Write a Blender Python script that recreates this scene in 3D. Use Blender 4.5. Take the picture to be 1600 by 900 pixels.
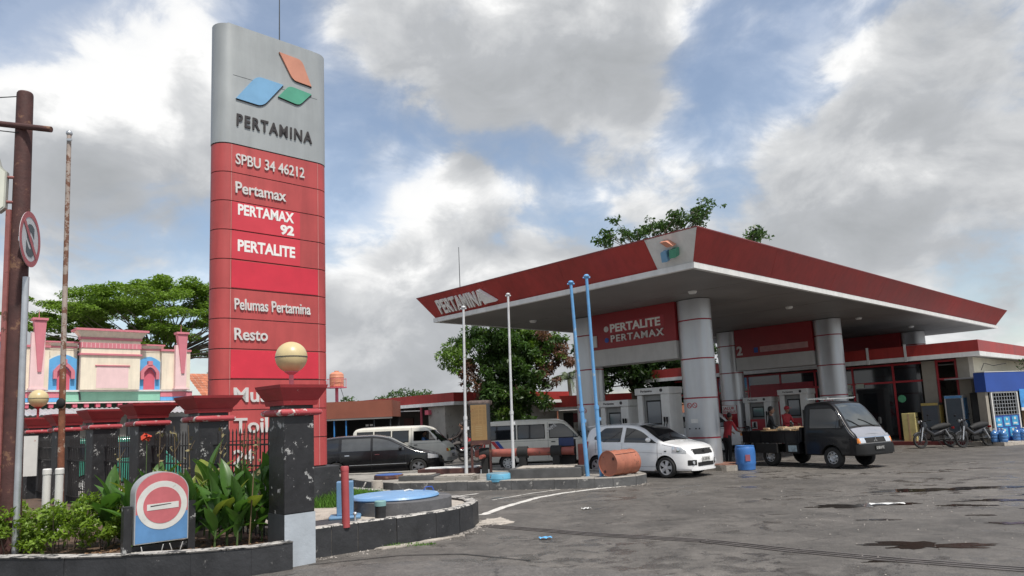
import bpy, bmesh, math, random
import numpy as np
from mathutils import Vector, Matrix
R = math.radians
random.seed(7); np.random.seed(7)
for o in list(bpy.data.objects): bpy.data.objects.remove(o)
SC = bpy.context.scene
COL = SC.collection

# ------------------------------------------------------------------ camera
PITCH, ROLL, EYE = R(7.63), R(2.5), 1.75
cam_d = bpy.data.cameras.new('camera'); cam = bpy.data.objects.new('camera', cam_d); COL.objects.link(cam)
cam_d.sensor_width = 36.0; cam_d.lens = 1120/1600*36; cam_d.shift_y = 55/1600
cam_d.clip_start = .1; cam_d.clip_end = 3000
fw = Vector((0, math.cos(PITCH), math.sin(PITCH))); r0 = Vector((1, 0, 0)); u0 = r0.cross(fw)
rr = math.cos(ROLL)*r0 - math.sin(ROLL)*u0; uu = rr.cross(fw)
cam.matrix_world = Matrix(((rr.x, uu.x, -fw.x, 0), (rr.y, uu.y, -fw.y, 0), (rr.z, uu.z, -fw.z, EYE), (0, 0, 0, 1)))
SC.camera = cam

# ------------------------------------------------------------------ world, sun, exposure
SUN_DIR = Vector((.58, -.81, 0)).normalized(); SUN_EL = R(60)
SUN_AZ = math.atan2(SUN_DIR.x, SUN_DIR.y)
SC.view_settings.view_transform = 'Standard'; SC.view_settings.look = 'None'
SC.view_settings.exposure = 0.33; SC.view_settings.gamma = 1.0; SC.view_settings.use_curve_mapping = False
W = bpy.data.worlds.new('World'); SC.world = W; W.use_nodes = True
wn, wl = W.node_tree.nodes, W.node_tree.links
wn.clear()
def N(nodes, t, **kw):
    n = nodes.new(t)
    for k, v in kw.items():
        if k in n.bl_rna.properties: setattr(n, k, v)
        else: n.inputs[k].default_value = v
    return n
def build_world():
    out = N(wn, 'ShaderNodeOutputWorld')
    sky = N(wn, 'ShaderNodeTexSky', sky_type='NISHITA', sun_disc=False)
    sky.sun_elevation = SUN_EL; sky.sun_rotation = SUN_AZ; sky.air_density = 1.1; sky.dust_density = .8; sky.ozone_density = 1.0
    bg1 = N(wn, 'ShaderNodeBackground', Strength=.125)
    wl.new(sky.outputs[0], bg1.inputs[0])
    tc = N(wn, 'ShaderNodeTexCoord')
    def math_(op, a, b=None, clamp=False):
        n = N(wn, 'ShaderNodeMath', operation=op, use_clamp=clamp)
        for i, v in enumerate((a, b)):
            if v is None: continue
            if isinstance(v, (int, float)): n.inputs[i].default_value = v
            else: wl.new(v, n.inputs[i])
        return n.outputs[0]
    def noise(scale, detail, rough, vec, dist=0.):
        n = N(wn, 'ShaderNodeTexNoise', Scale=scale, Detail=detail, Roughness=rough, Distortion=dist)
        wl.new(vec, n.inputs['Vector']); return n.outputs[0]
    def mapped(loc):
        mp = N(wn, 'ShaderNodeMapping'); mp.inputs['Scale'].default_value = (1, 1, 1.55); mp.inputs['Location'].default_value = loc
        wl.new(tc.outputs['Generated'], mp.inputs[0]); return mp.outputs[0]
    def field(loc):
        v = mapped(loc); big = noise(2.9, 3, .5, v, .3); fine = noise(8.0, 12, .58, v, .35)
        return math_('ADD', math_('MULTIPLY', big, .55), math_('MULTIPLY', fine, .45))
    base = (3.1, .4, 1.7); f1 = field(base); f2 = field((base[0]+.035, base[1]-.05, base[2]+.10))
    # cloud banks and blue gaps of this sky: (azimuth deg, elevation deg, radius deg, weight)
    def banks(lst):
        tot = None
        for az, el, rad, wt in lst:
            d = (math.sin(R(az))*math.cos(R(el)), math.cos(R(az))*math.cos(R(el)), math.sin(R(el)))
            dp = N(wn, 'ShaderNodeVectorMath', operation='DOT_PRODUCT'); wl.new(tc.outputs['Generated'], dp.inputs[0]); dp.inputs[1].default_value = d
            mr = N(wn, 'ShaderNodeMapRange', interpolation_type='SMOOTHSTEP')
            mr.inputs['From Min'].default_value = math.cos(R(rad)); mr.inputs['From Max'].default_value = 1
            mr.inputs['To Min'].default_value = 0; mr.inputs['To Max'].default_value = wt
            wl.new(dp.outputs['Value'], mr.inputs['Value'])
            tot = mr.outputs[0] if tot is None else math_('ADD', tot, mr.outputs[0])
        return tot
    tot = banks(CLOUDS)
    sep = N(wn, 'ShaderNodeSeparateXYZ'); wl.new(tc.outputs['Generated'], sep.inputs[0])
    low = N(wn, 'ShaderNodeMapRange', interpolation_type='SMOOTHSTEP'); wl.new(sep.outputs['Z'], low.inputs['Value'])
    for k, x in zip(('From Min', 'From Max', 'To Min', 'To Max'), (.0, .24, .20, .0)): low.inputs[k].default_value = x
    cov = math_('ADD', math_('ADD', math_('ADD', math_('MULTIPLY', math_('SUBTRACT', f1, .5), 1.75), .5), math_('MULTIPLY', tot, .56)), low.outputs[0])
    def mrange(v, a, b, c=0., d=1.):
        m = N(wn, 'ShaderNodeMapRange', interpolation_type='SMOOTHSTEP'); wl.new(v, m.inputs['Value'])
        for k, x in zip(('From Min', 'From Max', 'To Min', 'To Max'), (a, b, c, d)): m.inputs[k].default_value = x
        return m.outputs[0]
    crisp = mrange(cov, .48, .60); soft = mrange(cov, .30, .68)
    mask = math_('ADD', math_('MULTIPLY', crisp, .38), math_('MULTIPLY', soft, .62)); mask = math_('ADD', math_('MULTIPLY', mask, .76), .24)
    core = mrange(cov, .52, .86)
    lit = math_('MULTIPLY', math_('SUBTRACT', f1, f2), 3.0)
    shade = math_('ADD', math_('SUBTRACT', .74, math_('MULTIPLY', core, .34)), math_('ADD', lit, banks(HEADS)), clamp=True)
    ramp = N(wn, 'ShaderNodeValToRGB'); wl.new(shade, ramp.inputs[0])
    e = ramp.color_ramp.elements
    e[0].position = .0; e[0].color = (.33, .345, .36, 1); e[1].position = 1; e[1].color = (.86, .86, .855, 1)
    m = ramp.color_ramp.elements.new(.5); m.color = (.43, .445, .465, 1)
    m = ramp.color_ramp.elements.new(.78); m.color = (.60, .61, .62, 1)
    bg2 = N(wn, 'ShaderNodeBackground', Strength=CLOUD_STRENGTH); wl.new(ramp.outputs[0], bg2.inputs[0])
    mx = N(wn, 'ShaderNodeMixShader')
    wl.new(mask, mx.inputs[0]); wl.new(bg1.outputs[0], mx.inputs[1]); wl.new(bg2.outputs[0], mx.inputs[2])
    wl.new(mx.outputs[0], out.inputs[0])
CLOUD_STRENGTH = .93
CLOUDS = [
    (-27.3, 27.1, 8, 0.2), (-30.1, 24.9, 7, 0.22), (-25.4, 24.4, 8, 0.14), (-34.3, 21.7, 8, 0.2), (-24.6, 29.6, 6, 0.12), (-29.1, 19.2, 12, 0.18), (-34.1, 16.4, 11, 0.1), (-24.9, 17.4, 8, 0.08), (-8.6, 31.1, 9, 0.18), (-1.1, 29.4, 11, 0.2), (6.5, 28.9, 10, 0.18), (-4.5, 25.3, 8, 0.08), (14.4, 28.9, 8, 0.1), (9.4, 25.0, 7, 0.1), (-1.4, 22.7, 5, 0.1), (8.6, 21.6, 5, 0.12), (-8.0, 16.7, 8, 0.22), (-11.1, 12.2, 8, 0.22), (-3.9, 13.1, 9, 0.16), (-12.2, 6.2, 10, 0.16), (3.5, 15.3, 8, 0.12), (-8.2, 7.1, 10, 0.1), (-3.8, 18.1, 4, 0.1), (26.9, 20.0, 9, 0.15), (31.6, 17.7, 10, 0.12), (25.0, 14.9, 9, 0.16), (19.5, 14.3, 7, 0.12), (31.0, 12.1, 9, 0.14), (35.7, 23.2, 13, 0.1), (35.2, 13.5, 9, 0.08), (-35.3, 25.9, 10, -0.45), (-32.3, 28.5, 7, -0.35), (-20.9, 29.7, 6, -0.28), (-18.0, 28.7, 5, -0.2), (-12.5, 21.5, 9, -0.34), (-9.8, 25.7, 5, -0.12), (4.8, 19.7, 7, -0.26), (-3.7, 20.3, 6, -0.22), (19.5, 24.6, 9, -0.28), (17.3, 27.1, 5, -0.14), (23.6, 26.8, 9, -0.22), (15.5, 18.4, 6, -0.18), (20.9, 18.9, 7, -0.18), (16.7, 15.2, 4, -0.14), (-26.5, 13.2, 10, -0.3), (-32.8, 12.3, 9, -0.18), (-13.1, 14.7, 5, -0.26), (34.6, 8.1, 8, -0.24), (8.9, 18.7, 6, -0.16),
    (30.9, 21.7, 16, 0.07), (24.5, 9.9, 14, 0.12), (10.8, 15.8, 12, 0.1), (-11.9, 27.9, 8, 0.1), (-4.7, 20.6, 9, 0.1), (-7.8, 23.0, 6, 0.06), (-34.1, 15.2, 10, 0.08), (11.3, 23.0, 10, 0.05),
    (120, 35, 40, .06), (-140, 30, 40, .06), (180, 50, 35, .05)]
# sunlit tops (+) and grey undersides (-) of single cloud heads
HEADS = [(-27.7, 26.6, 9, 0.34), (-31.0, 24.8, 7, 0.25), (-34.0, 21.8, 7, 0.22), (-25.0, 24.1, 8, 0.2), (-6.9, 17.2, 6, 0.3), (-10.1, 13.2, 6, 0.22), (-1.1, 29.4, 9, 0.1), (25.6, 19.8, 9, 0.08), (-28.7, 18.4, 10, -0.22), (-31.4, 15.5, 8, -0.12), (-4.6, 23.9, 8, -0.16), (6.3, 26.2, 7, -0.06), (-8.2, 9.7, 8, 0.06)]
build_world()
sd = bpy.data.lights.new('sun', 'SUN'); sun = bpy.data.objects.new('sun', sd); COL.objects.link(sun)
sd.energy = 3.3; sd.angle = R(2.5); sd.color = (1, .95, .88)
sv = Vector((SUN_DIR.x*math.cos(SUN_EL), SUN_DIR.y*math.cos(SUN_EL), math.sin(SUN_EL)))
sun.rotation_euler = (-sv).to_track_quat('-Z', 'Y').to_euler(); sun.location = (20, -20, 40)

# ------------------------------------------------------------------ materials
MATS = {}
def M(name, col, rough=.6, metal=0., var=.18, scale=3., bump=0., bscale=40., wear=None, coat=0., spec=.5, island=0., streak=0., alpha=1., trans=0.):
    if name in MATS: return MATS[name]
    m = bpy.data.materials.new(name); m.use_nodes = True; MATS[name] = m
    nt = m.node_tree; n, l = nt.nodes, nt.links
    b = n['Principled BSDF']; b.inputs['Roughness'].default_value = rough; b.inputs['Metallic'].default_value = metal
    b.inputs['Coat Weight'].default_value = coat; b.inputs['Coat Roughness'].default_value = .06; b.inputs['Specular IOR Level'].default_value = spec
    if trans: b.inputs['Transmission Weight'].default_value = trans
    if alpha < 1: b.inputs['Alpha'].default_value = alpha
    c = Vector(col)
    tc = N(n, 'ShaderNodeTexCoord')
    nz = N(n, 'ShaderNodeTexNoise', Scale=scale, Detail=6, Roughness=.62); l.new(tc.outputs['Object'], nz.inputs['Vector'])
    mr = N(n, 'ShaderNodeMapRange'); l.new(nz.outputs[0], mr.inputs[0])
    mr.inputs['From Min'].default_value = .3; mr.inputs['From Max'].default_value = .7; mr.inputs['To Min'].default_value = 1-var; mr.inputs['To Max'].default_value = 1+var
    val = mr.outputs[0]
    if streak:
        mp = N(n, 'ShaderNodeMapping'); mp.inputs['Scale'].default_value = (3.5, 3.5, .4); l.new(tc.outputs['Object'], mp.inputs[0])
        ns = N(n, 'ShaderNodeTexNoise', Scale=1.6, Detail=5, Roughness=.6); l.new(mp.outputs[0], ns.inputs['Vector'])
        m2 = N(n, 'ShaderNodeMapRange'); l.new(ns.outputs[0], m2.inputs[0])
        m2.inputs['From Min'].default_value = .4; m2.inputs['From Max'].default_value = .75; m2.inputs['To Min'].default_value = 1; m2.inputs['To Max'].default_value = 1-streak
        mu = N(n, 'ShaderNodeMath', operation='MULTIPLY'); l.new(val, mu.inputs[0]); l.new(m2.outputs[0], mu.inputs[1]); val = mu.outputs[0]
    if island:
        ge = N(n, 'ShaderNodeNewGeometry')
        m3 = N(n, 'ShaderNodeMapRange'); l.new(ge.outputs['Random Per Island'], m3.inputs[0]); m3.inputs['To Min'].default_value = 1-island; m3.inputs['To Max'].default_value = 1+island
        mu = N(n, 'ShaderNodeMath', operation='MULTIPLY'); l.new(val, mu.inputs[0]); l.new(m3.outputs[0], mu.inputs[1]); val = mu.outputs[0]
    vm = N(n, 'ShaderNodeVectorMath', operation='SCALE'); vm.inputs[0].default_value = c; l.new(val, vm.inputs['Scale'])
    colout = vm.outputs[0]
    if wear:
        wc, amt, wsc = wear
        nw = N(n, 'ShaderNodeTexNoise', Scale=wsc, Detail=8, Roughness=.7); l.new(tc.outputs['Object'], nw.inputs['Vector'])
        mw = N(n, 'ShaderNodeMapRange'); l.new(nw.outputs[0], mw.inputs[0]); t = .72-amt*.42
        mw.inputs['From Min'].default_value = t; mw.inputs['From Max'].default_value = t+.035
        mx = N(n, 'ShaderNodeMix', data_type='RGBA'); l.new(mw.outputs[0], mx.inputs[0]); l.new(colout, mx.inputs[6]); mx.inputs[7].default_value = (*wc, 1); colout = mx.outputs[2]
    l.new(colout, b.inputs['Base Color'])
    # roughness variation
    m4 = N(n, 'ShaderNodeMapRange'); l.new(nz.outputs[0], m4.inputs[0]); m4.inputs['To Min'].default_value = max(.02, rough-.12 if rough > .15 else rough*.7); m4.inputs['To Max'].default_value = min(1, rough+.12 if rough > .15 else rough*1.3)
    l.new(m4.outputs[0], b.inputs['Roughness'])
    if bump:
        nb = N(n, 'ShaderNodeTexNoise', Scale=bscale, Detail=5, Roughness=.6); l.new(tc.outputs['Object'], nb.inputs['Vector'])
        bp = N(n, 'ShaderNodeBump', Strength=bump, Distance=.02); l.new(nb.outputs[0], bp.inputs['Height']); l.new(bp.outputs[0], b.inputs['Normal'])
    return m
RED = M('red_fascia', (.36, .034, .029), .45, var=.18, scale=.6, streak=.22)
REDT = M('red_totem', (.45, .070, .068), .5, var=.16, scale=.9, streak=.2, wear=((.46, .20, .19), .06, 9))
REDB = M('red_bright_sheet', (.60, .03, .055), .25, var=.12, scale=1.5)
REDC = M('red_cap_paint', (.31, .03, .035), .6, var=.18, scale=4, bump=.15, wear=((.42, .40, .38), .12, 9))
REDR = M('red_ring_paint', (.40, .06, .07), .6, var=.15, scale=5, wear=((.62, .58, .55), .42, 7))
SILV = M('silver_panel', (.52, .53, .54), .34, .5, var=.05, scale=1.4, streak=.07)
TOTG = M('grey_totem', (.37, .39, .39), .45, .25, var=.06, scale=1.5, streak=.14)
WHT = M('white_paint', (.72, .72, .70), .5, var=.08, scale=3, streak=.14)
WHTL = M('white_letter', (.80, .79, .76), .5, var=.08, scale=5)
GREYL = M('grey_letter', (.62, .60, .58), .5, var=.1, scale=6, streak=.12)
BLKL = M('black_letter', (.035, .03, .03), .5, var=.1)
SOFF = M('soffit_grey', (.19, .18, .172), .55, var=.2, scale=.8, wear=((.14, .13, .12), .2, .9))
BLK = M('black_paint', (.022, .022, .024), .45, var=.35, scale=5, bump=.2, bscale=14, wear=((.38, .38, .37), .27, 6.5))
BLKK = M('black_kerb', (.030, .031, .034), .6, var=.4, scale=2.5, bump=.35, bscale=18, wear=((.17, .165, .16), .22, 7))
GRYP_LIT = M('grey_paint_lit', (.40, .44, .48), .6, var=.1, scale=4, bump=.2, bscale=20, wear=((.25, .25, .2), .2, 4))
DGRYP = M('dark_grey_paint', (.045, .05, .055), .6, var=.2, scale=4)
CONC = M('concrete', (.30, .28, .25), .85, var=.2, scale=2.2, bump=.4, bscale=30, wear=((.16, .15, .13), .35, 2.5))
CONL = M('pale_concrete', (.42, .38, .33), .85, var=.22, scale=2.5, bump=.4, bscale=30, wear=((.24, .22, .19), .4, 3))
CONT = M('kerb_top', (.44, .42, .39), .85, var=.25, scale=6, bump=.4, wear=((.06, .06, .06), .5, 8))
SOIL = M('soil', (.10, .062, .042), .95, var=.35, scale=6, bump=.8, bscale=12)
STEEL = M('galv_steel', (.50, .52, .54), .4, .6, var=.12, scale=5)
WPOLE = M('white_pole', (.62, .63, .64), .45, .1, var=.12, scale=3, wear=((.33, .27, .22), .25, 7))
BPOLE = M('blue_pole', (.13, .34, .62), .45, .0, var=.14, scale=3, wear=((.30, .42, .55), .3, 6))
RUST = M('rust', (.20, .075, .04), .85, var=.35, scale=9, bump=.4, bscale=50, wear=((.42, .33, .26), .4, 6))
RUSTD = M('dark_rust', (.075, .03, .026), .7, var=.4, scale=4, bump=.3, wear=((.19, .10, .06), .35, 4))
RUSTP = M('pink_rust', (.30, .11, .10), .7, var=.25, scale=5, wear=((.14, .06, .05), .35, 5))
DRUM = M('drum_orange', (.37, .135, .085), .6, var=.22, scale=3, wear=((.17, .07, .045), .30, 4))
DRUMB = M('drum_blue', (.05, .17, .46), .4, var=.12, scale=3, wear=((.30, .12, .12), .12, 5))
PIPER = M('pipe_red', (.30, .085, .065), .55, var=.2, scale=4, wear=((.13, .06, .05), .25, 6))
RUBB = M('rubber', (.018, .018, .018), .75, var=.25, scale=8)
GLASSD = M('tinted_glass', (.012, .014, .017), .05, var=.1, spec=.9)
GLASSL = M('pale_glass', (.10, .12, .14), .05, var=.1, spec=.9)
CHROME = M('chrome', (.72, .73, .74), .12, 1., var=.04)
LAMPG = M('head_lamp', (.62, .64, .66), .08, .35, var=.1, scale=14)
AMBER = M('amber_lamp', (.75, .25, .05), .2)
TAILR = M('tail_lamp', (.45, .02, .02), .15)
PLATE = M('plate_black', (.02, .02, .02), .4)
PLATEW = M('plate_pale', (.55, .55, .53), .5)
CWHITE = M('car_white', (.86, .86, .86), .22, var=.02, coat=.9)
CBLACK = M('car_black', (.006, .006, .007), .22, var=.1, coat=.45, spec=.4)
CPICK = M('pickup_black', (.007, .007, .008), .32, var=.15, coat=.25, spec=.3)
CCREAM = M('van_cream', (.74, .71, .62), .35, var=.05, coat=.5, streak=.08)
CGREEN = M('van_green', (.04, .24, .17), .35, var=.05, coat=.5)
DARK = M('dark_interior', (.012, .012, .012), .8)
GLOBE = M('globe_lamp', (.62, .50, .27), .35, var=.08, scale=4, streak=.1)
BRICK = M('brick_red', (.30, .13, .09), .85, var=.3, scale=6, bump=.4)
TILE = M('roof_tile', (.42, .15, .08), .8, var=.2, scale=3, bump=.3, island=.25)
WALLG = M('wall_grey', (.40, .385, .35), .85, var=.16, scale=1.6, bump=.2, wear=((.26, .24, .21), .35, 1.8))
WALLC = M('wall_cream', (.66, .61, .47), .8, var=.08, scale=1.5, streak=.12)
BROWNF = M('brown_fascia', (.24, .075, .045), .65, var=.15, scale=1.2)
BLUE = M('blue_paint', (.03, .08, .33), .5, var=.12, scale=1.5)
BLUEL = M('blue_light', (.12, .40, .72), .6, var=.08, scale=2, streak=.08)
PINK = M('pink_paint', (.62, .20, .24), .65, var=.08, scale=2, streak=.1)
PINKL = M('pink_light', (.82, .58, .57), .7, var=.06, scale=2, streak=.08)
PINKD = M('pink_deep', (.60, .12, .17), .65, var=.08, scale=2)
CREAM = M('cream_wall', (.82, .73, .58), .75, var=.09, scale=1.4, streak=.18, wear=((.60, .52, .40), .12, 2.2))
MINT = M('mint_paint', (.26, .56, .42), .7, var=.08, scale=1.6, streak=.1)
ZINC = M('zinc_sheet', (.45, .46, .48), .5, .3, var=.15, scale=2)
PUMPW = M('pump_white', (.68, .67, .64), .45, var=.08, scale=3, streak=.1)
PUMPR = M('pump_red', (.42, .03, .04), .4, var=.1, scale=3)
ORNG = M('logo_orange', (.55, .24, .16), .55, var=.1, scale=3)
LBLUE = M('logo_blue', (.17, .36, .56), .5, var=.12, scale=2)
LGREEN = M('logo_green', (.08, .33, .22), .5, var=.12, scale=3)
YEL = M('yellow', (.62, .52, .08), .6)
HIVIS = M('hivis', (.55, .75, .05), .6)
WOOD = M('load_wood', (.50, .35, .20), .8, var=.25, scale=7, bump=.3)
def leafy(m, amt=.35):
    n, l = m.node_tree.nodes, m.node_tree.links; b = n['Principled BSDF']; src = b.inputs['Base Color'].links[0].from_socket
    t = N(n, 'ShaderNodeBsdfTranslucent'); sc = N(n, 'ShaderNodeVectorMath', operation='MULTIPLY'); l.new(src, sc.inputs[0]); sc.inputs[1].default_value = (1.25, 1.35, .7); l.new(sc.outputs[0], t.inputs[0])
    mx = N(n, 'ShaderNodeMixShader'); mx.inputs[0].default_value = amt; l.new(b.outputs[0], mx.inputs[1]); l.new(t.outputs[0], mx.inputs[2]); l.new(mx.outputs[0], n['Material Output'].inputs[0]); return m
LEAFC = M('canna_leaf', (.075, .165, .035), .38, var=.3, scale=3, island=.3)
LEAFS = M('shrub_leaf', (.16, .25, .028), .5, var=.2, scale=2, island=.45)
LEAFR = M('rain_tree_leaf', (.17, .27, .04), .6, var=.2, scale=.4, island=.4)
LEAFM = M('mango_leaf', (.050, .10, .022), .45, var=.3, scale=.6, island=.5)
LEAFMB = M('mango_leaf_fresh', (.11, .19, .03), .45, var=.25, scale=.6, island=.4)
LEAFB = M('brown_leaf', (.19, .10, .075), .75, var=.3, scale=.8, island=.45)
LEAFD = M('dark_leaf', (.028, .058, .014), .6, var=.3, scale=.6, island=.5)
GRASS = M('grass', (.10, .22, .03), .7, island=.4)
BARK = M('bark', (.12, .09, .07), .9, var=.3, scale=5, bump=.5, bscale=12)
for m_ in (LEAFC, LEAFS, LEAFR, LEAFM, LEAFMB, LEAFB, LEAFD, GRASS): leafy(m_)
SKIN = M('skin', (.27, .15, .10), .6)
HAIR = M('hair', (.012, .010, .009), .6)
SRED = M('shirt_red', (.38, .03, .04), .8); SBLK = M('shirt_black', (.018, .018, .02), .8); SBLU = M('shirt_blue', (.08, .17, .36), .8); SGRY = M('pants_grey', (.10, .09, .085), .85)
BOARD = M('old_board', (.27, .17, .07), .75, var=.15, scale=2.4, streak=.16, wear=((.20, .065, .03), .22, 4))

# ------------------------------------------------------------------ geometry helpers
class MB:
    def __init__(s): s.v = []; s.f = []; s.m = []; s.mi = 0
    def add(s, vs, fs):
        b = len(s.v); s.v += [tuple(v) for v in vs]
        for f in fs: s.f.append(tuple(i+b for i in f)); s.m.append(s.mi)
        return s
    def box(s, x0, x1, y0, y1, z0, z1):
        return s.add([(x0,y0,z0),(x1,y0,z0),(x1,y1,z0),(x0,y1,z0),(x0,y0,z1),(x1,y0,z1),(x1,y1,z1),(x0,y1,z1)],
            [(3,2,1,0),(4,5,6,7),(0,1,5,4),(1,2,6,5),(2,3,7,6),(3,0,4,7)])
    def cbox(s, c, d, bev=0., rot=None):
        # box about centre c with size d; bev chamfers all vertical and horizontal edges
        bm = bmesh.new(); bmesh.ops.create_cube(bm, size=1)
        for v in bm.verts: v.co = Vector((v.co.x*d[0], v.co.y*d[1], v.co.z*d[2]))
        if bev: bmesh.ops.bevel(bm, geom=list(bm.edges), offset=bev, segments=2, affect='EDGES')
        if rot is not None: bmesh.ops.rotate(bm, verts=bm.verts, matrix=rot.to_3x3() if hasattr(rot, 'to_3x3') else rot)
        bm.verts.ensure_lookup_table()
        s.add([v.co+Vector(c) for v in bm.verts], [[v.index for v in f.verts] for f in bm.faces]); bm.free(); return s
    def tube(s, p0, p1, r0, r1=None, n=10, cap=True):
        r1 = r0 if r1 is None else r1
        p0, p1 = Vector(p0), Vector(p1); d = (p1-p0).normalized()
        a = d.orthogonal().normalized(); b = d.cross(a)
        vs = []
        for p, r in ((p0, r0), (p1, r1)):
            for k in range(n):
                t = 2*math.pi*k/n; vs.append(p+a*(r*math.cos(t))+b*(r*math.sin(t)))
        fs = [(k, (k+1) % n, n+(k+1) % n, n+k) for k in range(n)]
        if cap: fs += [tuple(range(n-1, -1, -1)), tuple(range(n, 2*n))]
        return s.add(vs, fs)
    def path(s, pts, rad, n=8):
        pts = [Vector(p) for p in pts]; rad = rad if isinstance(rad, (list, tuple)) else [rad]*len(pts)
        vs = []; up = None
        for i, p in enumerate(pts):
            d = (pts[min(i+1, len(pts)-1)]-pts[max(i-1, 0)]).normalized()
            a = d.orthogonal().normalized() if up is None else (up-d*up.dot(d)).normalized()
            up = a; b = d.cross(a)
            vs += [p+a*(rad[i]*math.cos(2*math.pi*k/n))+b*(rad[i]*math.sin(2*math.pi*k/n)) for k in range(n)]
        fs = []
        for i in range(len(pts)-1):
            fs += [(i*n+k, i*n+(k+1) % n, (i+1)*n+(k+1) % n, (i+1)*n+k) for k in range(n)]
        fs += [tuple(range(n-1, -1, -1)), tuple((len(pts)-1)*n+k for k in range(n))]
        return s.add(vs, fs)
    def lathe(s, prof, n=24, c=(0,0,0), axis='z', cap=True):
        vs = []
        for r, h in prof:
            for k in range(n):
                t = 2*math.pi*k/n; x, y = r*math.cos(t), r*math.sin(t)
                p = (x, y, h) if axis == 'z' else ((x, h, y) if axis == 'y' else (h, x, y))
                vs.append((p[0]+c[0], p[1]+c[1], p[2]+c[2]))
        fs = []
        for i in range(len(prof)-1):
            for k in range(n):
                q = (i*n+k, i*n+(k+1) % n, (i+1)*n+(k+1) % n, (i+1)*n+k); fs.append(q if axis != 'y' else q[::-1])
        if cap:
            if prof[0][0] > 1e-4: q = tuple(range(n-1, -1, -1)); fs.append(q if axis != 'y' else q[::-1])
            if prof[-1][0] > 1e-4: q = tuple((len(prof)-1)*n+k for k in range(n)); fs.append(q if axis != 'y' else q[::-1])
        return s.add(vs, fs)
    def prism(s, poly, z0, z1, axis='z'):
        # poly (CCW) extruded: axis z -> (x,y); axis y -> (x,z) extruded in y; axis x -> (y,z) extruded in x
        n = len(poly)
        f = {'z': lambda a, b, h: (a, b, h), 'y': lambda a, b, h: (a, h, b), 'x': lambda a, b, h: (h, a, b)}[axis]
        vs = [f(a, b, z0) for a, b in poly]+[f(a, b, z1) for a, b in poly]
        fs = [tuple(range(n-1, -1, -1)), tuple(range(n, 2*n))]+[(k, (k+1) % n, n+(k+1) % n, n+k) for k in range(n)]
        if axis == 'y': fs = [q[::-1] for q in fs]
        return s.add(vs, fs)
    def sphere(s, c, r, n=16, m=10):
        r = (r, r, r) if isinstance(r, (int, float)) else r
        vs = [(c[0], c[1], c[2]-r[2])]
        for i in range(1, m):
            ph = math.pi*i/m-math.pi/2
            for k in range(n):
                t = 2*math.pi*k/n; vs.append((c[0]+r[0]*math.cos(ph)*math.cos(t), c[1]+r[1]*math.cos(ph)*math.sin(t), c[2]+r[2]*math.sin(ph)))
        vs.append((c[0], c[1], c[2]+r[2])); fs = []
        for k in range(n): fs.append((0, 1+(k+1) % n, 1+k))
        for i in range(m-2):
            for k in range(n): a = 1+i*n; fs.append((a+k, a+(k+1) % n, a+n+(k+1) % n, a+n+k))
        a = 1+(m-2)*n
        for k in range(n): fs.append((a+k, a+(k+1) % n, len(vs)-1))
        return s.add(vs, fs)
    def grid(s, pts):
        nr, nc = len(pts), len(pts[0])
        return s.add([p for r in pts for p in r], [(i*nc+j, i*nc+j+1, (i+1)*nc+j+1, (i+1)*nc+j) for i in range(nr-1) for j in range(nc-1)])
    def build(s, name, mats, parent=None, smooth=None, loc=None, bev=0.):
        me = bpy.data.meshes.new(name); me.from_pydata(s.v, [], s.f)
        for m in (mats if isinstance(mats, (list, tuple)) else [mats]): me.materials.append(m)
        if max(s.m, default=0): me.polygons.foreach_set('material_index', s.m)
        if smooth is not None:
            me.polygons.foreach_set('use_smooth', [True]*len(s.f)); me.update(); me.set_sharp_from_angle(angle=R(smooth))
        me.update()
        o = bpy.data.objects.new(name, me); COL.objects.link(o)
        if parent: o.parent = parent
        if loc: o.location = loc
        if bev:
            b = o.modifiers.new('bevel', 'BEVEL'); b.width = bev; b.segments = 2; b.limit_method = 'ANGLE'; b.angle_limit = R(35)
        return o
def tag(o, label=None, cat=None, group=None, kind=None):
    for k, v in (('label', label), ('category', cat), ('group', group), ('kind', kind)):
        if v: o[k] = v
    return o
def thing(name, label, cat, loc=(0,0,0), rz=0., group=None):
    o = bpy.data.objects.new(name, None); COL.objects.link(o); o.empty_display_size = .2
    o.location = loc; o.rotation_euler = (0, 0, rz)
    return tag(o, label, cat, group)
def bx(name, mat, parent, x0, x1, y0, y1, z0, z1, bev=0.): return MB().box(x0,x1,y0,y1,z0,z1).build(name, mat, parent, bev=bev)
def dup(o, parent=None, mats=None):
    c = o.copy(); COL.objects.link(c)
    if parent: c.parent = parent
    for ch in list(o.children): dup(ch, c)
    return c
def text(name, body, h, loc, rot, mat, parent, ext=.02, bold=0., xs=1., align='LEFT', space=1., fit=None):
    cu = bpy.data.curves.new(name, 'FONT'); cu.body = body; cu.size = 1.; cu.extrude = ext/h*.72 if h else ext; cu.offset = bold; cu.align_x = align; cu.space_character = space
    cu.resolution_u = 4
    o = bpy.data.objects.new(name, cu); COL.objects.link(o)
    dg = bpy.context.evaluated_depsgraph_get(); dg.update()
    me = bpy.data.meshes.new_from_object(o.evaluated_get(dg)); bpy.data.objects.remove(o)
    k = h/.72   # cap height of the built-in font is about 0.72 of its size
    co = np.empty(len(me.vertices)*3); me.vertices.foreach_get('co', co); co = co.reshape(-1, 3)
    co[:, 0] *= k*xs; co[:, 1] *= k; co[:, 2] *= k
    if fit: co[:, 0] *= fit/max(1e-6, co[:, 0].max()-co[:, 0].min())
    if align == 'LEFT': co[:, 0] -= co[:, 0].min()
    co[:, 2] -= co[:, 2].min()
    me.vertices.foreach_set('co', co.ravel()); me.materials.clear(); me.materials.append(mat); me.update()
    t = bpy.data.objects.new(name, me); COL.objects.link(t); t.location = loc; t.rotation_euler = rot
    if parent: t.parent = parent
    return t
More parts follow.
